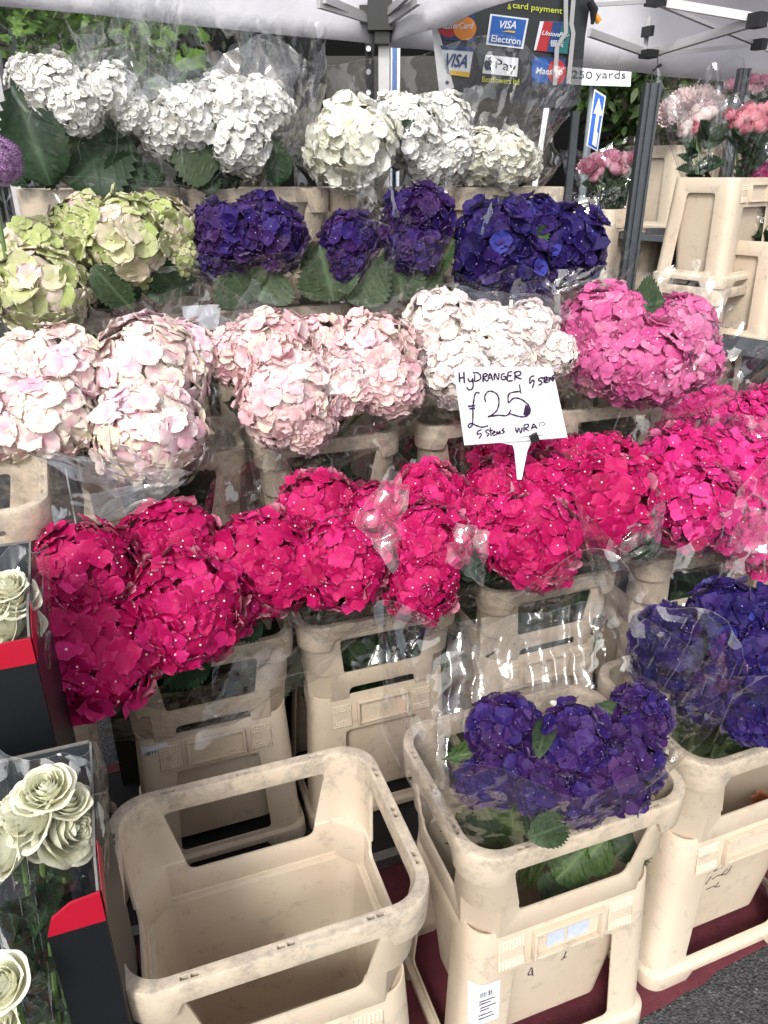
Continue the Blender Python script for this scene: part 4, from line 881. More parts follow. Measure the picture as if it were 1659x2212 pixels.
marks([('p', Q((925, 92), (1182, 124), (1144, 328), (896, 298)), I_WHT), ('p', Q((938, 104), (1168, 134), (1132, 314), (912, 286)), I_BLU), ('t', 'VISA', Q((985, 190))[0], (36, 1), (2, -17), I_WHT, .25, .02), ('p', Q((1000, 214), (1040, 204), (1092, 208), (1088, 222), (1040, 214)), I_GOLD), ('t', 'Electron', Q((930, 278))[0], (63, 7), (2, -15), I_WHT, 0, .015)])
marks([('p', Q((1258, 142), (1468, 150), (1440, 362), (1217, 335)), I_WHT), ('p', Q((1285, 143), (1345, 146), (1302, 346), (1232, 337)), I_RED), ('p', Q((1345, 146), (1408, 148), (1366, 353), (1302, 346)), I_NAVY), ('p', Q((1408, 148), (1466, 150), (1440, 361), (1366, 353)), I_TEAL), ('t', 'UnionPay', Q((1268, 244))[0], (58, 6), (2, -13), I_WHT, .3, .012), ('t', '银联', Q((1325, 312))[0], (29, 2), (1, -15), I_WHT, .1, .01)])
marks([('p', Q((590, 305), (817, 312), (782, 518), (635, 497)), I_WHT), ('p', Q((590, 305), (817, 312), (811, 345), (600, 330)), I_NAVY), ('p', Q((655, 468), (790, 484), (782, 518), (662, 500)), I_GOLD), ('t', 'VISA', Q((625, 445))[0], (46, 3), (3, -29), I_NAVY, .3, .02)])
marks([('p', Q((893, 366), (1114, 388), (1104, 514), (871, 490)), I_WHT), ('t', 'Pay', Q((958, 478))[0], (45, 9), (1, -28), I_BLK, 0, .0),
       ('p', Q(*[(913 + 30 * x, 432 + 38 * y) for x, y in ((0, -.62), (.28, -.78), (.62, -.74), (.86, -.45), (.66, -.2), (.66, .12), (.95, .36), (.72, .82), (.4, 1), (.05, .88), (-.3, 1), (-.62, .84), (-.92, .3), (-.95, -.25), (-.7, -.68), (-.35, -.78))]), I_BLK), ('p', Q((912, 402), (916, 384), (934, 374), (932, 392)), I_BLK)])
marks([('p', Q((1205, 375), (1430, 392), (1425, 565), (1198, 556)), I_NAVY), ('p', circ(1169, 152, 21, 27), I_BLU), ('p', circ(1203, 155, 20, 27), I_RED), ('t', 'Maestro', Q((1228, 495))[0], (58, 3), (1, -15), I_WHT, .2, .015)])
marks([('t', 'Bestflowers ltd', (1041, 177), (80, 6), (1, -13), I_YG, 0, .006)], 'heading')
for pth in ([(1222, -20), (1222, 71), (1203, 100), (1198, 184)], [(1240, -20), (1234, 52), (1238, 72), (1227, 181)]):
    m = MB()
    for a_, b_ in zip(pth, pth[1:]):
        m.add([PV(a_[0] - 4.5, a_[1], VB - .014), PV(a_[0] + 4.5, a_[1], VB - .014), PV(b_[0] + 4.5, b_[1], VB - .014), PV(b_[0] - 4.5, b_[1], VB - .014)], [(0, 1, 2, 3)])
    o = m.build('strap', M_STRAP, bn, world=True, smooth=False); md = o.modifiers.new('s', 'SOLIDIFY'); md.thickness = .002
cl_ = thing('spring_clamp', 'black spring clamp with an orange grip on the top corner of the banner', 'clamp', PV(1285, 40, VB - .03))
m = MB(); m.tube([PV(1274, 2, VB - .03), PV(1283, 22, VB - .03), PV(1281, 44, VB - .03), PV(1279, 52, VB - .03)], [.012, .016, .009, .006], 8); m.build('jaw', M_BLACK, cl_, world=True)
m = MB(); m.tube([PV(1283, 28, VB - .03), PV(1289, 38, VB - .03), PV(1294, 47, VB - .03)], [.006, .010, .011], 8); m.build('grip', M_ORANGE, cl_, world=True)

# road signs
sg = thing('road_sign', 'white road sign reading 250 yards above a blue ahead-only arrow plate, on a grey pole', 'road sign', (PD(1280, 378, 4.6).x, PD(1280, 378, 4.6).y, 0))
sf = lambda d: (lambda x, y: PD(x, y, d))
poly_px([(1233, 143), (1364, 153), (1362, 187), (1232, 183)], sf(4.55), M_POLY, sg, 'distance_plate', .01)
text_mesh('250', (1234, 168), (45, 2), (1, -16), sf(4.545), M_SIGNTXT, sg, 'plate_lettering')
text_mesh('yards', (1286, 174), (65, 1), (1, -22), sf(4.545), M_SIGNTXT, sg, 'plate_lettering')
poly_px([(1284, 192), (1309, 208), (1291, 328), (1267, 314)], sf(4.5), M_POLY, sg, 'arrow_plate', .01)
poly_px([(1286, 197), (1306, 210), (1289, 323), (1270, 312)], sf(4.495), M_BLUE, sg, 'blue_field')
poly_px([(1294, 211), (1302, 252), (1295, 248), (1289, 285), (1292, 287), (1288, 318), (1279, 312), (1288, 246), (1282, 245)], sf(4.49), M_POLY, sg, 'arrow')
m = MB(); pb = PD(1252, 480, 4.62); pt_ = PD(1284, 170, 4.62); m.tube([Vector((pt_.x, pt_.y, .0)), Vector((pt_.x, pt_.y, 2.35))], .024, 16); m.build('sign_pole', simple('pale_galvanised_pole', (.42, .48, .50), .45, .5, .2), sg, world=True)

# price sign
ps = thing('price_sign', 'white handwritten price card on a plastic stalk among the fuchsia bunches', 'price sign', PV(1120, 1030, V2 - .03))
VS = V2 - .02
poly_px([(979.5, 794), (1193, 792.5), (1226, 945), (1003, 962)], lambda x, y: PV(x, y, VS), M_WHITEPLASTIC, ps, 'card', .002)
m = MB(); P_ = [PV(x, y, VS + .004) for x, y in ((1068, 954), (1150, 948), (1139, 975), (1127, 1036), (1118, 1036), (1112, 975), (1108, 962))]; m.prism(P_, N * .003); m.build('stalk', M_WHITEPLASTIC, ps, world=True, smooth=False)
ST_ = [[(145, 160), (150, 290)], [(205, 155), (212, 300)], [(150, 235), (210, 225)], [(262, 232), (270, 270), (300, 275), (320, 235)], [(320, 235), (325, 330), (310, 375), (270, 385), (240, 350)],
 [(345, 185), (345, 280)], [(320, 165), (380, 165), (420, 200), (415, 250), (345, 280)], [(455, 180), (455, 285)], [(455, 185), (495, 175), (505, 205), (460, 225), (510, 280)], [(515, 275), (545, 175), (580, 270)], [(525, 235), (575, 232)],
 [(600, 260), (605, 170), (650, 255), (660, 165)], [(735, 175), (700, 185), (690, 230), (710, 255), (745, 245), (745, 215), (715, 215)], [(830, 150), (780, 165), (770, 265), (840, 265)], [(775, 205), (825, 200)], [(870, 160), (865, 265)], [(850, 165), (915, 145), (945, 165), (930, 195), (870, 215), (955, 245)],
 [(1120, 203), (1068, 225), (1060, 300), (1100, 260), (1115, 290), (1090, 365)], [(1225, 225), (1180, 240), (1175, 265), (1210, 275), (1210, 310), (1170, 325)], [(1215, 240), (1285, 215)], [(1250, 232), (1245, 300)], [(1310, 220), (1275, 245), (1265, 290), (1300, 285)], [(1275, 262), (1300, 255)], [(1310, 285), (1320, 225), (1340, 255), (1352, 215), (1360, 280)], [(1380, 195), (1352, 215), (1377, 238), (1350, 272)],
 [(410, 430), (370, 420), (345, 460), (325, 600), (318, 820), (280, 875), (262, 850), (300, 820), (360, 845), (440, 870), (520, 850)], [(255, 600), (355, 592)], [(275, 632), (350, 625)],
 [(490, 545), (475, 480), (510, 415), (570, 405), (640, 450), (660, 540), (640, 640), (580, 705), (520, 735), (650, 715), (765, 718), (815, 645)], [(925, 315), (945, 435)], [(930, 405), (795, 435), (785, 550), (850, 495), (940, 505), (1030, 570), (1065, 640), (1050, 700), (990, 735), (900, 725), (790, 690)],
 [(1010, 580), (985, 710)], [(1030, 590), (1000, 720)], [(1045, 610), (1015, 725)], [(1055, 640), (1030, 725)],
 [(435, 900), (385, 925), (380, 965), (420, 950), (430, 975), (400, 1020)], [(530, 900), (490, 915), (500, 940), (530, 960), (500, 990)], [(545, 870), (560, 985)], [(530, 920), (580, 905)], [(580, 950), (610, 935), (600, 920), (580, 940), (590, 975), (625, 965)], [(632, 970), (635, 925), (655, 960), (670, 920), (682, 960)], [(730, 880), (700, 910), (730, 925), (705, 955)],
 [(870, 870), (895, 940), (915, 880), (945, 945), (960, 870)], [(985, 930), (990, 845), (1040, 835), (1035, 870), (1000, 885), (1050, 920)], [(1080, 900), (1110, 830), (1155, 890)], [(1095, 875), (1140, 865)], [(1188, 872), (1190, 820), (1240, 810), (1255, 835), (1215, 855)], [(950, 998), (1060, 990)], [(1140, 980), (1240, 970)]]
m = MB(); M2 = MB()
def spline(pts, n=6):
    P_ = [Vector((*p, 0)) for p in pts]; out = []
    for i in range(len(P_) - 1):
        a_, b_, c_, d_ = P_[max(i - 1, 0)], P_[i], P_[i + 1], P_[min(i + 2, len(P_) - 1)]
        for k in range(n): f = k / n; out.append(.5 * ((2 * b_) + (c_ - a_) * f + (2 * a_ - 5 * b_ + 4 * c_ - d_) * f * f + (3 * b_ - a_ - 3 * c_ + d_) * f ** 3))
    out.append(P_[-1]); return out
for k, st in enumerate(ST_):
    sp = spline(st) if len(st) > 2 else [Vector((*p, 0)) for p in st]; hw = 9.5 if st[0][1] < 760 else 8.5
    if k >= len(ST_) - 3: hw = 3.5
    L_ = []; 
    for i, p in enumerate(sp):
        d = (sp[min(i + 1, len(sp) - 1)] - sp[max(i - 1, 0)]); d = d.normalized() if d.length else Vector((1, 0, 0)); n_ = Vector((-d.y, d.x, 0)) * hw * (1 + .18 * math.sin(i * 1.3 + k))
        L_ += [p + n_, p - n_]
    vs = [PV(967.8 + q.x * .16668, 777.7 + q.y * .16668, VS - .0012 - .00004 * (k % 7)) for q in L_]
    q_ = MB(); q_.add(vs, [(2 * i, 2 * i + 1, 2 * i + 3, 2 * i + 2) for i in range(len(sp) - 1)]); m.add(q_.v, q_.f)
m.build('handwriting', M_INK, ps, world=True, smooth=False)
m = MB(); m.box((-.009, -.004, -.010), (.009, .006, .008), M=Matrix.Translation(PV(1154, 945, VS - .006)) @ Matrix.Rotation(R(-25), 4, 'Y')); m.build('card_clip', M_BLACK, ps, world=True)

# ------------------------------------------------------------------ roses, peonies, allium
def layered(seed, layers, closed=.3, ruf=.04, curl=.35, nt=7, ns=9):
    """cupped petals round a heart: layers of (count, radius, height, half span in degrees)"""
    rng = np.random.default_rng(seed); V, F, A, T, SD, TN = [], [], [], [], [], []; nb = 0; GF = np.array(grid_faces(nt, ns))
    for li, (cnt, rad, hgt, span) in enumerate(layers):
        a0 = rng.uniform(0, 6.28)
        for k in range(cnt):
            ac = a0 + k * 2 * math.pi / cnt + rng.normal(0, .12); rr_ = rad * rng.uniform(.93, 1.07); hh = hgt * rng.uniform(.94, 1.06); rnd = float(np.clip(rng.normal(.5, .25), 0, 1)); ph = rng.uniform(0, 6)
            f = li / max(1, len(layers) - 1)
            t = np.linspace(0, 1, nt)[:, None]; s = np.linspace(-1, 1, ns)[None, :]
            hs_ = R(span) * (np.sin(np.pi * np.clip(t * .62 + .16, 0, 1)) ** .7)
            topcut = 1 - .20 * np.abs(s) ** 2.4 * t
            r = rr_ * (.28 + .72 * np.sin(np.clip(t * (1.25 - .15 * f), 0, 1) * np.pi / 2) ** .8 * 1.0) * (1 - closed * (1 - f * .6) * np.clip(t - .45, 0, 1) * 1.5) + rr_ * curl * f * np.clip(t - .72, 0, 1) ** 1.3 * 2.6 * (1 - .2 * s ** 2) + rr_ * ruf * np.sin(5 * s + ph) * t ** 2
            r = r * (1 - .05 * np.abs(s)) + .012 * k
            z = -.75 + (hh + .75) * t * topcut - curl * f * .35 * np.clip(t - .82, 0, 1) * 4 * rr_ + ruf * .6 * np.cos(6 * s + ph) * t ** 2
            th = ac + s * hs_; v = np.stack([r * np.cos(th), r * np.sin(th), z + 0 * s], -1).reshape(-1, 3)
            V.append(v); F.append(GF + nb); n = len(v); nb += n; A.append(np.full(n, rnd)); T.append(np.repeat(t, ns, 1).ravel()); SD.append(np.repeat(s, nt, 0).ravel()); TN.append(np.full(n, f))
    c = np.concatenate
    return np_mesh('bloom', c(V), c(F), {'rnd': c(A), 'rad': c(T), 'side': c(SD), 'tone': c(TN)}, [0] * sum(len(f) for f in F), 1)
ROSE = [layered(s_, [(3, .10, .66, 100), (3, .17, .68, 95), (3, .25, .68, 90), (4, .34, .66, 80), (4, .46, .60, 74), (3, .64, .52, 86), (3, .82, .38, 80), (4, 1.0, .16, 66)], .12, .045, .46, 9, 15) for s_ in (1, 2, 8)]
PBUD = [layered(s_, [(3, .45, .80, 75), (4, .66, .84, 60), (5, .84, .80, 52), (5, .96, .68, 50)], .62, .03, .0) for s_ in (3, 4)]
POPEN = [layered(s_, [(5, .20, .62, 60), (7, .36, .66, 40), (8, .50, .62, 34), (9, .66, .55, 28), (9, .82, .40, 30), (8, .98, .18, 36)], .22, .12, .32) for s_ in (5, 6)]
def bloom(parent, p, r, mat, kind, axis, name='bloom'):
    o = obj(name, rngh.choice(kind), parent); set_mats(o, [P[mat]])
    z = Vector(axis).normalized(); q = z.to_track_quat('Z', 'Y') @ Euler((0, 0, rngh.uniform(0, 6.28))).to_quaternion()
    o.matrix_local = lm(parent).inverted() @ Matrix.LocRotScale(p, q, Vector((r, r, r))); return o
def blooms(label, cat, base, lst, group, film=True, d=None, v=None, axis=(0, -.5, .85), leafm=None, nleaf=6, name='peony_bouquet', ext=.3, leafL=.1, margin=1.2, seed=1, lowr=.3, wpts=(40, 160, 280)):
    pos = []
    for h in lst:
        p = PD(h[0], h[1], d + (h[5] if len(h) > 5 else 0)) if d else PV(h[0], h[1], v + (h[5] if len(h) > 5 else 0)); pos.append((p, h[2] / FP * dep(p)))
    t = thing(name, label, cat, base, 0, group); C = sum((p for p, r in pos), Vector()) / len(pos); rg = random.Random(seed)
    for (p, r), h in zip(pos, lst):
        ax = Vector(axis) + Vector((rg.gauss(0, .25), rg.gauss(0, .15), rg.gauss(0, .1))) + (p - C).normalized() * .5
        bloom(t, p, r, h[3], h[4], ax)
        b = base + Vector((rg.uniform(-.03, .03), rg.uniform(-.03, .03), 0)); m = MB(); m.tube([b, b.lerp(p, .5), p - ax.normalized() * r * .6], .0035, 6); m.build('stem', M_STEM, t, world=True)
    for i in range(nleaf):
        p, r = pos[i % len(pos)]; bs = base.lerp(p, rg.uniform(.25, .8)); an = rg.uniform(0, 6.28)
        dr = Vector((math.cos(an), -.6 * abs(math.sin(an)), rg.uniform(.1, 1.1))).normalized(); leaf(t, bs, bs + dr * leafL * rg.uniform(.7, 1.1), .8, leafm or M_LEAF, face=Vector((0, -.7, .6)))
    if film:
        a = max(abs((p - C).x) + r for p, r in pos); b_ = max(max(abs((p - C).z) * .6 + r for p, r in pos), a * .55)
        wrap(t, base, C, a * margin, b_ * margin, Vector((1, 0, 0)), seed, ext, 1.08, wpts, .5, .05, lowr)
    return t
def crate_top(c, dz=-.12): return Vector((c.location.x, c.location.y, c.location.z + ZC + dz))
PG = 'peony bunches on the right-hand stall'
blooms('bright pink open peonies left of the tall steel post', 'bouquet', crate_top(FC[0]), [(1270, 358, 22, 'peony', POPEN), (1290, 345, 22, 'peony', POPEN), (1292, 372, 17, 'peony', PBUD), (1283, 385, 12, 'peony', PBUD), (1312, 352, 18, 'peony', PBUD), (1325, 340, 24, 'peony', POPEN), (1330, 366, 19, 'peony', PBUD), (1352, 345, 24, 'peony', POPEN), (1348, 370, 12, 'peonyred', PBUD), (1375, 345, 22, 'peony', POPEN)], PG, d=3.85, nleaf=22, seed=31, lowr=.6)
blooms('cream and pale pink peonies right of the tall steel post', 'bouquet', crate_top(FC[1]), [(1410, 350, 22, 'peonywhite', POPEN), (1425, 358, 19, 'peonywhite', POPEN), (1398, 362, 17, 'peony', PBUD)], PG, d=4.0, nleaf=12, seed=32, lowr=.6)
blooms('large pale blush peonies at the top, tallest bunch of the peony stall', 'bouquet', crate_top(FC[2]), [(1448, 232, 26, 'peonywhite', POPEN), (1478, 212, 31, 'peonywhite', POPEN), (1515, 205, 29, 'peonywhite', POPEN), (1545, 215, 24, 'peonywhite', POPEN), (1445, 248, 22, 'peonywhite', POPEN), (1470, 245, 22, 'peonywhite', POPEN), (1503, 238, 18, 'peonywhite', PBUD), (1530, 228, 24, 'peonywhite', POPEN)], PG, d=3.4, nleaf=26, seed=33)
blooms('blush peony buds in film hanging in front of the beige container', 'bouquet', crate_top(FC[3]) + Vector((-.08, 0, 0)), [(1482, 272, 19, 'peonywhite', PBUD), (1500, 278, 17, 'peonyred', PBUD), (1508, 258, 17, 'peonywhite', PBUD), (1522, 252, 19, 'peonywhite', PBUD), (1538, 243, 16, 'peonywhite', PBUD), (1475, 288, 14, 'peonywhite', PBUD)], PG, d=2.9, nleaf=14, seed=34, ext=.5)
blooms('coral pink peony buds at the right edge above the large container', 'bouquet', crate_top(FC[3]) + Vector((.1, .02, 0)), [(1590, 268, 20, 'peonyred', PBUD), (1618, 238, 18, 'peonyred', PBUD), (1640, 275, 20, 'peonyred', PBUD), (1575, 250, 16, 'peonyred', PBUD), (1660, 236, 18, 'peonyred', PBUD), (1603, 252, 20, 'peonyred', PBUD), (1608, 276, 22, 'peonyred', PBUD), (1630, 255, 22, 'peonyred', PBUD), (1652, 258, 22, 'peonyred', PBUD), (1645, 240, 17, 'peonyred', PBUD)], PG, d=2.9, nleaf=30, seed=35)
rp = blooms('small rose pink peonies highest at the right edge behind the dark post', 'bouquet', PD(1625, 330, 3.7), [(1578, 185, 17, 'peony', PBUD), (1600, 178, 19, 'peony', POPEN), (1625, 172, 19, 'peony', POPEN), (1637, 190, 20, 'peony', POPEN), (1655, 178, 19, 'peony', POPEN), (1610, 192, 14, 'peonyred', PBUD)], PG, d=3.7, nleaf=12, seed=36, film=False)
blooms('magenta peonies low at the right edge', 'bouquet', crate_top(FC[4]), [(1640, 375, 20, 'magentapeony', POPEN), (1655, 362, 19, 'magentapeony', POPEN), (1632, 388, 13, 'magentapeony', PBUD), (1668, 380, 19, 'magentapeony', POPEN)], PG, d=2.95, nleaf=10, seed=37)
p = PD(1628, 330, 3.7); FCx = crate('beige container behind the coral peony buds', Vector((p.x, p.y, p.z - ZC + .08)), R(38), None, 'crates of the peony stall')
m = MB(); m.box((-.25, -.22, -FCx.location.z + .004), (.25, .22, -.003), M=Matrix.Translation(FCx.location) @ Matrix.Rotation(R(38), 4, 'Z')); m.build('bench_tier', M_BLACK, t, world=True, smooth=False)

al = thing('allium', 'round purple allium head at the left edge', 'flower', PV(-10, 470, 1.9))
def allium():
    rng = np.random.default_rng(4); V, F, A, T = [], [], [], []; nb = 0
    for i in range(420):
        z = 1 - 2 * (i + .5) / 420; ph = i * 2.39996; q = math.sqrt(1 - z * z); d = np.array([q * math.cos(ph), q * math.sin(ph), z]); Fm = frame(d + rng.normal(0, .15, 3), rng.uniform(0, 6)); c = d * rng.uniform(.74, .96)
        for k in range(6):
            an = k * math.pi / 3; L = .17; w_ = .02; ca, sa = math.cos(an), math.sin(an)
            v = np.array([[0, -w_, 0], [0, w_, 0], [L, w_ * .3, .06], [L, -w_ * .3, .06]]); v = np.stack([v[:, 0] * ca - v[:, 1] * sa, v[:, 0] * sa + v[:, 1] * ca, v[:, 2]], -1)
            V.append(v @ Fm + c); F.append(np.array([[0, 1, 2, 3]]) + nb); nb += 4; A += [rng.random()] * 4; T += [0, 0, 1, 1]
    return np_mesh('allium_head', np.concatenate(V), np.concatenate(F), {'rnd': A, 'rad': T, 'side': [0] * len(A), 'tone': [.5] * len(A)}, [0] * len(F), 1)
o = obj('flower_head', allium(), al); set_mats(o, [P['allium']]); pa = PV(-6, 345, 1.9); o.matrix_local = lm(al).inverted() @ Matrix.LocRotScale(pa, None, Vector((.052,) * 3))
m = MB(); m.tube([PV(-10, 470, 1.9) - Vector((0, 0, .3)), PV(-10, 430, 1.9), pa], .005, 8); m.build('stem', M_STEM, al, world=True)

# card boxes of roses, left foreground
def card_box(label, ub, vb, vf, back, front, z0, band, cut_u, seed):
    """back: height of the back panel; front: height of the low front panel with its red band"""
    t = thing('card_flower_box', label, 'box', uv(ub - .2, (vb + vf) / 2, z0), 0, 'black card boxes of roses'); ul = ub - .46; th = .0035
    def q(pts, mat, name, off, mt2=None):
        m = MB(); m.prism(pts, off); return m.build(name, mat, t, world=True, smooth=False)
    q([uv(ul, vb, z0), uv(ub, vb, z0), uv(ub, vb, back), uv(ul, vb, back)], M_CARDIN, 'back_panel', N * th)
    q([uv(ul, vb - .0005, back), uv(ub, vb - .0005, back), uv(ub, vb - .0005, back + .0022), uv(ul, vb - .0005, back + .0022)], M_EDGE, 'cut_edge', N * (th + .001))
    side = [uv(ub, vb, z0), uv(ub, vf, z0), uv(ub, vf, front), uv(ub, vf + .03, front + .02), uv(ub, vb - (vb - vf) * .35, back - (back - front) * .35), uv(ub, vb, back)]
    q([p + Vector((0, 0, 0)) for p in side], M_CARDIN, 'side_panel', U * th)
    q([p + U * (th + .0006) for p in side], M_CARD, 'side_skin', U * .0006)
    e = [side[i] for i in (5, 4, 3, 2)]
    for a_, b_ in zip(e, e[1:]):
        m = MB(); m.bar(a_ + U * .002 + Vector((0, 0, .001)), b_ + U * .002 + Vector((0, 0, .001)), .0028, .0015); m.build('cut_edge', M_EDGE, t, world=True, smooth=False)
    fl = [uv(cut_u, vf, z0), uv(ub + .004, vf, z0), uv(ub + .004, vf, front - band), uv(cut_u, vf, front - band - .0)]
    q(fl, M_CARD, 'front_panel', -N * th)
    q([uv(cut_u, vf, front - band), uv(ub + .004, vf, front - band), uv(ub + .004, vf, front), uv(cut_u + .03, vf, front - .004), uv(cut_u + .008, vf, front - .02)], M_RED, 'red_band', -N * (th + .0005))
    q([uv(ub + .0055, vf, front - band), uv(ub + .0055, vf + .07, front - band + .035), uv(ub + .0055, vf + .045, front + .03), uv(ub + .0055, vf, front)], M_RED, 'red_band', U * .0006)
    return t
exec_info = [(PV(192, 1605, .86)), (PV(210, 1925, .66)), PV(62, 1172, 1.10), PV(75, 1375, .92)]
b2, f2, b1, f1 = exec_info
card_box('black card box with a red band, cream roses inside, lower left corner', b2.dot(U), .86, .66, b2.z, PV(210, 1925, .66).z, .004, .045, PV(95, 1990, .66).dot(U), 1)
card_box('upper black card box with a red band, cut by the left edge', b1.dot(U), 1.10, .92, b1.z, PV(75, 1375, .92).z, .004, .038, b1.dot(U) - .3, 2)
RG = 'cream rose bunches'
blooms('cream roses in clear film in the lower card box, four open blooms', 'bouquet', uv(b2.dot(U) - .12, .76, .25), [(102, 1700, 51, 'rose', ROSE), (150, 1790, 71, 'rose', ROSE), (60, 1765, 60, 'rose', ROSE), (150, 1730, 39, 'rose', ROSE), (8, 1830, 62, 'rose', ROSE), (95, 1800, 48, 'rose', ROSE, .02), (30, 1745, 42, 'rose', ROSE, .02), (70, 1720, 39, 'rose', ROSE)], RG, v=.76, axis=(0, -.55, .8), nleaf=44, name='rose_bouquet', leafL=.07, seed=51, margin=1.0, ext=.1)
blooms('cream roses in clear film in the upper card box at the left edge', 'bouquet', uv(b1.dot(U) - .12, 1.0, .35), [(30, 1290, 48, 'rose', ROSE), (5, 1340, 57, 'rose', ROSE), (50, 1350, 41, 'rose', ROSE), (15, 1265, 39, 'rose', ROSE), (-20, 1300, 51, 'rose', ROSE)], RG, v=1.0, axis=(0, -.55, .8), nleaf=26, name='rose_bouquet', leafL=.07, seed=52, margin=1.0, ext=.1)
blooms('cream roses low at the bottom left corner, half cut off', 'bouquet', uv(PV(-20, 2150, .62).dot(U), .62, .2), [(5, 2125, 53, 'rose', ROSE), (-20, 2200, 57, 'rose', ROSE)], RG, v=.62, axis=(0, -.55, .8), nleaf=14, name='rose_bouquet', leafL=.06, seed=53, film=False)

# ------------------------------------------------------------------ stickers, handwriting, loose leaves
def side_y(z): return -(.148 + (.131 - .148) * (z - .046) / .354)
def decal(c, x, z, w_, h_, rot, mat, name, parent=None, off=.0012, sub=None):
    """a paper sticker on the front of a crate's container"""
    Rm = Matrix.Rotation(R(rot), 4, 'Y'); m = MB(); n = 6; vs = []
    for j in (0, 1):
        for i in range(n + 1):
            q = Rm @ Vector((-w_ / 2 + w_ * i / n, 0, -h_ / 2 + h_ * j)); zz = z + q.z; xx = x + q.x; y_ = side_y(zz) - off
            half = .193 - .034 * (zz - .046) / .7 ; cx_ = half - .036
            if abs(xx) > cx_: dx = min(abs(xx) - cx_, .034); y_ += .036 - math.sqrt(max(0, .036 ** 2 - dx ** 2))
            vs.append(Vector((xx, y_, zz)))
    m.add(vs, [(i, i + 1, n + 2 + i, n + 1 + i) for i in range(n)]); me = mesh(name, m.v, m.f, mat)
    o = obj(name, me, parent or c); return o
def bars(c, lab, x, z, w_, h_, rot, seed, off=.0019):
    rg = random.Random(seed); m = MB(); xx = -w_ / 2; Rm = Matrix.Rotation(R(rot), 4, 'Y')
    V_, F_ = [], []
    m.add([], [])
    while xx < w_ / 2:
        bw_ = rg.choice((.0007, .0007, .0013, .002)); q = [Rm @ Vector((a_, 0, b_)) for a_, b_ in ((xx, -h_ / 2), (xx + bw_, -h_ / 2), (xx + bw_, h_ / 2), (xx, h_ / 2))]
        m.add([Vector((x + p.x, side_y(z + p.z) - off, z + p.z)) for p in q], [(0, 1, 2, 3)]); xx += bw_ + rg.choice((.0008, .0014, .002))
    o = obj('barcode', mesh('barcode', m.v, m.f, M_BLACK, False), lab)
lab = decal(R2[0], -.137, .372, .060, .024, -4, M_PAPER, 'barcode_label'); bars(R2[0], lab, -.137, .367, .050, .010, -4, 1)
lab = decal(R2[0], .02, .033 + .0, .001, .001, 0, M_PAPER, 'paper_scrap')
lab = decal(C2, -.150, .235, .052, .10, 0, M_PAPER, 'barcode_label'); bars(C2, lab, -.150, .262, .022, .012, 0, 2)
for z_, x_, w_ in ((.245, -.148, .030), (.238, -.152, .022), (.228, -.146, .030), (.221, -.152, .018), (.209, -.150, .026), (.200, -.148, .030)):
    m = MB(); m.add([Vector((x, side_y(z) - .0019, z)) for x, z in ((x_ - w_ / 2, z_), (x_ + w_ / 2, z_), (x_ + w_ / 2, z_ + .0022), (x_ - w_ / 2, z_ + .0022))], [(0, 1, 2, 3)]); obj('print_line', mesh('print_line', m.v, m.f, M_INK, False), lab)
for x_, w_ in ((-.022, .034), (.022, .042)): decal(C2, x_, .343, w_, .036, 0, simple('bluish_label_scrap', (.50, .56, .68), .4, 0, .25, scale=90), 'label_scrap', off=.0016)
def scrib(c, lst, name, hw=.0011):
    for st in lst:
        sp = spline(st, 5); m = MB(); L_ = []
        for i, p in enumerate(sp):
            d = (sp[min(i + 1, len(sp) - 1)] - sp[max(i - 1, 0)]).normalized(); n_ = Vector((-d.y, d.x, 0)) * hw * (1 + .4 * math.sin(i * 1.7)); L_ += [p + n_, p - n_]
        m.add([Vector((q.x, (side_y(q.y) if abs(q.x) > .098 or q.y > .3 else -(.095 + (.123 - .095) * (q.y - .05) / .342)) - .0012, q.y)) for q in L_], [(2 * i, 2 * i + 1, 2 * i + 3, 2 * i + 2) for i in range(len(sp) - 1)]); obj(name, mesh(name, m.v, m.f, M_INK, False), c)
scrib(C3, [[(-.085, .262), (-.078, .25), (-.086, .236), (-.094, .242)], [(-.070, .268), (-.074, .252), (-.062, .250), (-.056, .27)], [(-.050, .256), (-.042, .268), (-.048, .250), (-.034, .258)], [(-.024, .274), (-.032, .266), (-.02, .262), (-.03, .252)], [(-.05, .235), (-.058, .212)], [(-.045, .222), (-.030, .228), (-.018, .222)], [(-.01, .24), (-.02, .226), (-.006, .224), (.0, .245)], [(-.05, .19), (-.03, .193)], [(-.02, .20), (-.026, .186), (-.012, .184)]], 'handwriting')
scrib(C2, [[(-.045, .235), (-.049, .214), (-.041, .212), (-.043, .232)], [(-.043, .223), (-.038, .204)], [(.024, .245), (.022, .225)], [(.017, .222), (.028, .226)]], 'handwriting')
scrib(R2[0], [[(-.07, .286), (-.068, .276)]], 'handwriting')
# orange blooms glimpsed inside the right crate
blooms('orange flowers inside the right-hand crate behind its window', 'bouquet', uv(1.10, .93, .12), [(1630, 1770, 30, 'orangeflower', POPEN), (1655, 1745, 30, 'orangeflower', POPEN)], 'flowers inside crates', v=.86, nleaf=4, name='flower_bouquet', film=False) if 'orangeflower' in P else None
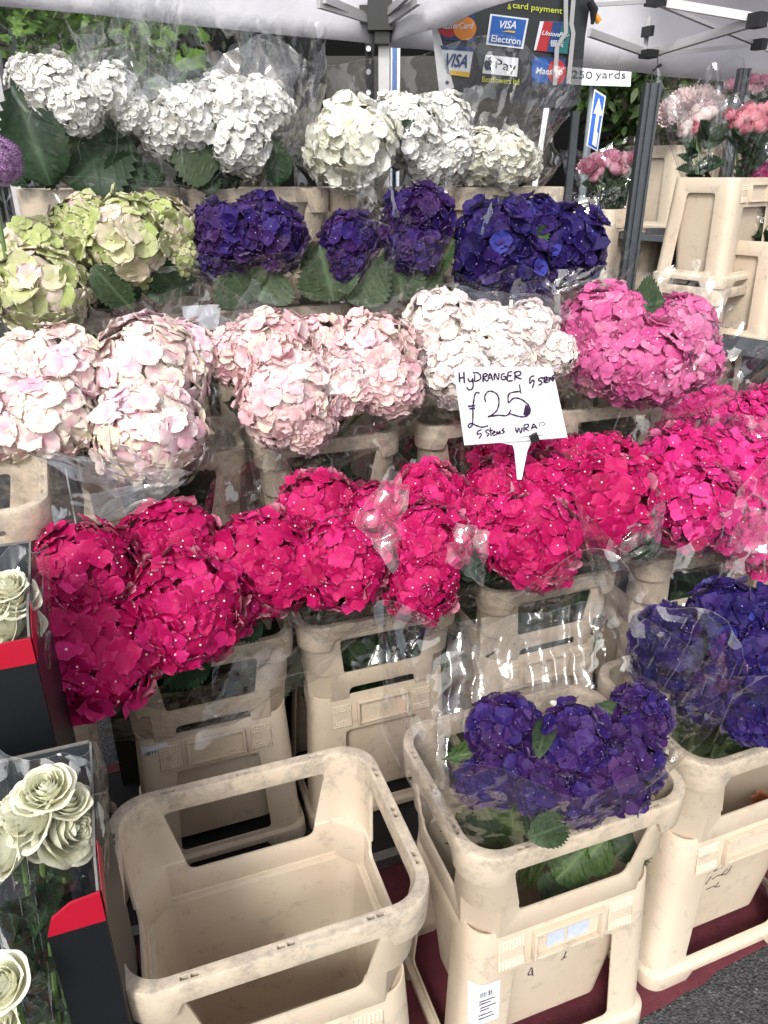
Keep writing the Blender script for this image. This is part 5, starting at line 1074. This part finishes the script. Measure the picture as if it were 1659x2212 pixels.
# leaves that stand out in the photograph
def L_(key, p0, p1, v, wide=1.0, mat=None, me=None, z=None):
    t_ = BOUQ[key][0]; f = (lambda q: PV(q[0], q[1], v)) if z is None else (lambda q: PZ(q[0], q[1], z)); return leaf(t_, f(p0), f(p1), wide, mat or M_LEAF, me=me or LEAVES[1])
L_('W3', (842, 285), (903, 322), V5 - .06, 1.3, M_LEAF, LEAFBROAD); L_('W3', (885, 240), (945, 272), V5 + .03, 1.2, M_LEAF, LEAFBROAD)
L_('W2', (478, 345), (350, 300), V5 - .05, 1.3, M_LEAFM, LEAFBROAD); L_('W2', (480, 330), (560, 385), V5 - .03, 1.1); L_('W1', (110, 400), (20, 160), V5 - .04, .9); L_('W1', (150, 400), (300, 260), V5 - .03, 1.0); L_('W1', (180, 400), (190, 280), V5 - .03, 1.2, None, LEAFBROAD); L_('W1', (60, 400), (-20, 300), V5 - .02, 1.0); L_('W1', (240, 400), (310, 330), V5 - .03, 1.2)
L_('W2', (350, 400), (310, 350), V5 - .02, 1.2); L_('W2', (420, 405), (480, 350), V5 - .03, 1.2); L_('W2', (600, 400), (590, 290), V5 - .03, 1.0)
L_('G1', (200, 575), (300, 685), V4 - .08, .8, M_LEAFM); L_('G1', (310, 560), (400, 640), V4 - .05, .9); L_('G1', (300, 620), (430, 600), V4 - .04, .9); L_('G1', (290, 600), (250, 670), V4 - .04, 1.1)
L_('V1', (550, 640), (470, 560), V4 - .05, 1.5, M_LEAFM, LEAFBROAD); L_('V1', (560, 650), (600, 565), V4 - .06, 1.6, M_LEAFM, LEAFBROAD); L_('V1', (545, 560), (505, 460), V4 - .05, .5, M_LEAFB)
L_('V2', (720, 650), (690, 530), V4 - .05, 1.3, M_LEAFM, LEAFBROAD); L_('V2', (750, 650), (835, 535), V4 - .05, 1.1, M_LEAFM, LEAFBROAD); L_('V3', (870, 650), (860, 550), V4 - .05, 1.3, M_LEAFM, LEAFBROAD); L_('V3', (900, 650), (950, 560), V4 - .05, 1.0, M_LEAFM); L_('V3', (940, 600), (985, 500), V4 - .03, .5, M_LEAFB)
L_('V4', (1120, 550), (1200, 480), V4 - .06, .6, M_LEAFB); L_('V4', (1190, 605), (1240, 570), V4 - .06, .9, M_LEAFB)
L_('M1', (1375, 665), (1450, 645), V3 - .0, 1.5, M_LEAFM, LEAFBROAD); L_('M1', (1380, 660), (1415, 615), V3 + .02, 1.3)
L_('F1', (450, 1400), (340, 1490), V2 - .10, 1.0); L_('F1', (560, 1320), (480, 1370), V2 - .06, 1.3, None, LEAFBROAD); L_('F1', (430, 1370), (330, 1430), V2 - .09, 1.2, None, LEAFBROAD)
L_('F5', (1330, 1170), (1430, 1120), V2 - .03, 1.3, None, LEAFBROAD); L_('F5', (1280, 1150), (1250, 1230), V2 - .03, 1.3); L_('F5', (1320, 1150), (1380, 1215), V2 - .04, 1.5, None, LEAFBROAD)
L_('F3', (985, 1240), (1045, 1210), V2 - .05, 1.2); L_('F6', (1560, 1150), (1600, 1190), V2, 1.2)
L_('U1', (1160, 1640), (1190, 1530), 0, .4, M_LEAFM, None, .77); L_('U1', (1290, 1525), (1410, 1590), 0, .6, M_LEAFM, None, .76); L_('U1', (1140, 1810), (1250, 1770), 0, .8, M_LEAFM, None, .66); L_('U1', (1060, 1620), (960, 1640), 0, .9, M_LEAFB, None, .68)
for i, (x, y) in enumerate(((560, 1460), (780, 1420), (880, 1400), (1160, 1330), (1230, 1300), (1500, 1270), (700, 1010), (1330, 930), (1290, 940))):
    k_ = ('F1', 'F2', 'F3', 'F4', 'F4', 'F6', 'K2', 'M1', 'M1')[i]; v_ = (V2 + .10) if i < 6 else V3 + .1; L_(k_, (x, y + 45), (x + (-1) ** i * 25, y - 40), v_, 1.4, M_LEAFM if i % 2 else M_LEAF, LEAFBROAD)
for i, (x, y) in enumerate(((1180, 1960), (1250, 1870), (1330, 1850), (1200, 1900))):
    t_ = BOUQ['U1'][0]; leaf(t_, PV(x, y, .80), PV(x + 70, y - 70, .80), 1.2, M_LEAFB if i % 2 else M_LEAFM, me=LEAFBROAD)

# small things at the edges of the stall
t = thing('white_card', 'blank white card standing on the rim between the lime and violet bunches', 'card', PV(440, 700, V4 - .02))
poly_px([(392, 662), (478, 656), (470, 712), (402, 715)], lambda x, y: PV(x, y, V4 - .03), M_PAPER, t, 'card_face', .002)
t = thing('railing', 'dark green railing with a chain at the far left edge', 'railing', PD(20, 420, 3.6))
for k in range(7):
    x = -30 + k * 15; m = MB(); a_ = PD(x, 378, 3.6); m.bar((a_.x, a_.y, .004), (a_.x, a_.y, 1.58), .012, .012, up=Vector((0, 1, 0))); m.build('upright', M_DARKSTEEL, t, world=True)
a_ = PD(-40, 395, 3.6); b_ = PD(75, 395, 3.6); m = MB(); m.bar(a_ + Vector((0, 0, .0)), b_, .018, .03); m.build('rail', M_DARKSTEEL, t, world=True)
m = MB(); m.tube([PD(48, 392 + 9 * k, 3.5) + Vector((.004 * (-1) ** k, 0, 0)) for k in range(14)], [.006 if k % 2 else .003 for k in range(14)], 6); m.build('chain', M_STEEL, t, world=True)
scrib(R3[0], [[(.135, .262), (.13, .25), (.142, .246), (.136, .238)]], 'ink_blot') if False else None

# pleated film flaps, added with their tilt shaped to throw sun glints
def flap(key, quad, v, ang=90, lam=.035, amp=.0012, bias=(0, 0), seed=1, nu=96, nv=64):
    t = BOUQ[key][0]; cx = sum(q[0] for q in quad) / 4; cy_ = sum(q[1] for q in quad) / 4; P0 = PV(cx, cy_, v)
    Vw = (C0 - P0).normalized(); n = (Vw + dirv).normalized(); sx = Vector((1, 0, 0)); sx = (sx - n * sx.dot(n)).normalized(); sy = n.cross(sx); n = (n + sx * bias[0] + sy * bias[1]).normalized()
    def hit(px, py): d = ray(px, py); return C0 + d * ((P0 - C0).dot(n) / d.dot(n))
    A, B, Cc, D = [hit(*q) for q in quad]; V = []; RD = []; CRS = []; rg = random.Random(seed); o = Vector((rg.uniform(0, 40),) * 3)
    dx = math.cos(R(ang)); dy = math.sin(R(ang))
    for i in range(nv + 1):
        for j in range(nu + 1):
            a_, b_ = j / nu, i / nv; p = A.lerp(B, a_).lerp(D.lerp(Cc, a_), b_); e = p - P0; X, Y = e.dot(sx), e.dot(sy)
            wob = noise.noise(Vector((X * 9, Y * 9, 0)) + o); w2 = noise.noise(Vector((X * 24, Y * 24, 7)) + o); ph = (X * dy - Y * dx) / lam * 6.283 + 3.2 * wob
            w_ = 1 + .9 * noise.noise(Vector((X * 20, Y * 20, 3)) + o)
            h = amp * w_ * (abs(math.sin(ph / 2)) * 2 - 1) + .012 * wob + .0022 * w2 + .25 * X * X * (1 if seed % 2 else -1)
            q = p + n * h + (sx * noise.noise(Vector((a_ * 4, b_ * 4, seed))) + sy * noise.noise(Vector((a_ * 4 + 9, b_ * 4, seed)))) * .012
            V.append(q); RD.append(.86 if i in (0, nv) or j in (0, nu) else .5); CRS.append(0)
    F = [(i * (nu + 1) + j, i * (nu + 1) + j + 1, (i + 1) * (nu + 1) + j + 1, (i + 1) * (nu + 1) + j) for i in range(nv) for j in range(nu)]
    me = mesh('glint_flap', V, F, M_FLAP)
    for k_, a_ in (('rad', RD), ('crease', CRS)): at = me.attributes.new(k_, 'FLOAT', 'POINT'); at.data.foreach_set('value', a_)
    return obj('glint_flap', me, t, world=True)
flap('U1', [(978, 1345), (1300, 1300), (1310, 1490), (935, 1560)], 1.14, 92, 0.055, 0.0026, (0.08, 0.04), 3)
flap('U1', [(930, 1560), (1000, 1480), (1075, 1700), (960, 1740)], .92, 70, 0.05, 0.002, (0.22, 0.1), 5)
flap('U1', [(1230, 1640), (1440, 1500), (1465, 1640), (1300, 1790)], .80, 30, 0.06, 0.002, (-0.2, 0.12), 6)
flap('K2', [(575, 800), (790, 740), (820, 830), (600, 880)], V3 - .20, 25, 0.07, 0.0032, (0.09, 0.06), 4)
flap('K2', [(545, 605), (600, 655), (560, 700), (460, 760)], V3 - .10, 60, 0.06, 0.0012, (0.34, 0.16), 7)
flap('F2', [(762, 1120), (850, 1005), (885, 1060), (850, 1240)], V2 - .20, 70, 0.05, 0.0024, (0.14, 0.08), 8)
flap('F3', [(985, 1130), (1058, 1150), (1045, 1265), (960, 1215)], V2 - .20, 60, 0.04, 0.0022, (0.14, 0.06), 9)
flap('F5', [(1330, 1110), (1440, 1080), (1425, 1180), (1340, 1215)], V2 - .16, 20, 0.04, 0.0022, (0.16, 0), 11)
flap('K3', [(985, 770), (1130, 735), (1140, 800), (1000, 820)], V3 - .18, 10, 0.04, 0.0022, (0.12, 0.08), 12)
flap('K3', [(970, 620), (1180, 640), (1240, 690), (1010, 680)], V3 + .02, 80, 0.06, 0.0012, (0.34, 0.16), 13)
flap('M1', [(1450, 645), (1570, 702), (1500, 800), (1430, 860)], V3 - .14, 50, 0.06, 0.0012, (-0.34, 0.12), 14)
flap('V4', [(1190, 590), (1330, 570), (1290, 625), (1130, 640)], V4 - .10, 15, 0.035, 0.002, (0.14, 0.06), 19)
flap('W2', [(440, 150), (575, 66), (652, 115), (625, 230)], V5 - .04, 75, 0.11, 0.003, (0.2, 0.06), 20)
flap('W2', [(355, 140), (470, 110), (560, 190), (380, 230)], V5 - .02, 60, 0.08, 0.0012, (0.34, 0.16), 21)
flap('W1', [(60, 130), (250, 100), (400, 200), (240, 240)], V5 + .0, 60, 0.1, 0.0012, (-0.34, 0.12), 22)
flap('W3', [(1000, 190), (1040, 188), (1020, 300), (985, 290)], V5 - .02, 85, 0.06, 0.0012, (0.34, 0.16), 23)
flap('F2', [(755, 1355), (925, 1335), (920, 1430), (760, 1465)], V2 + .07, 75, 0.05, 0.003, (0.16, 0.06), 25)
flap('F4', [(1135, 1290), (1275, 1265), (1260, 1335), (1140, 1350)], V2 + .07, 65, 0.05, 0.003, (0.16, 0.06), 26)
flap('F1', [(470, 1430), (650, 1340), (560, 1560), (420, 1620)], V2 - .10, 50, 0.06, 0.0012, (0.34, 0.16), 27)
flap('F1', [(110, 1080), (400, 1030), (300, 1110), (95, 1170)], V2 + .0, 20, 0.06, 0.0012, (-0.34, 0.12), 28)
flap('F7', [(1565, 1090), (1665, 1100), (1660, 1195), (1580, 1195)], V2 - .20, 60, 0.06, 0.0012, (-0.34, 0.12), 30)
flap('K1', [(0, 950), (160, 985), (420, 1020), (250, 1075)], V3 - .24, 15, 0.06, 0.0012, (-0.34, 0.12), 32)
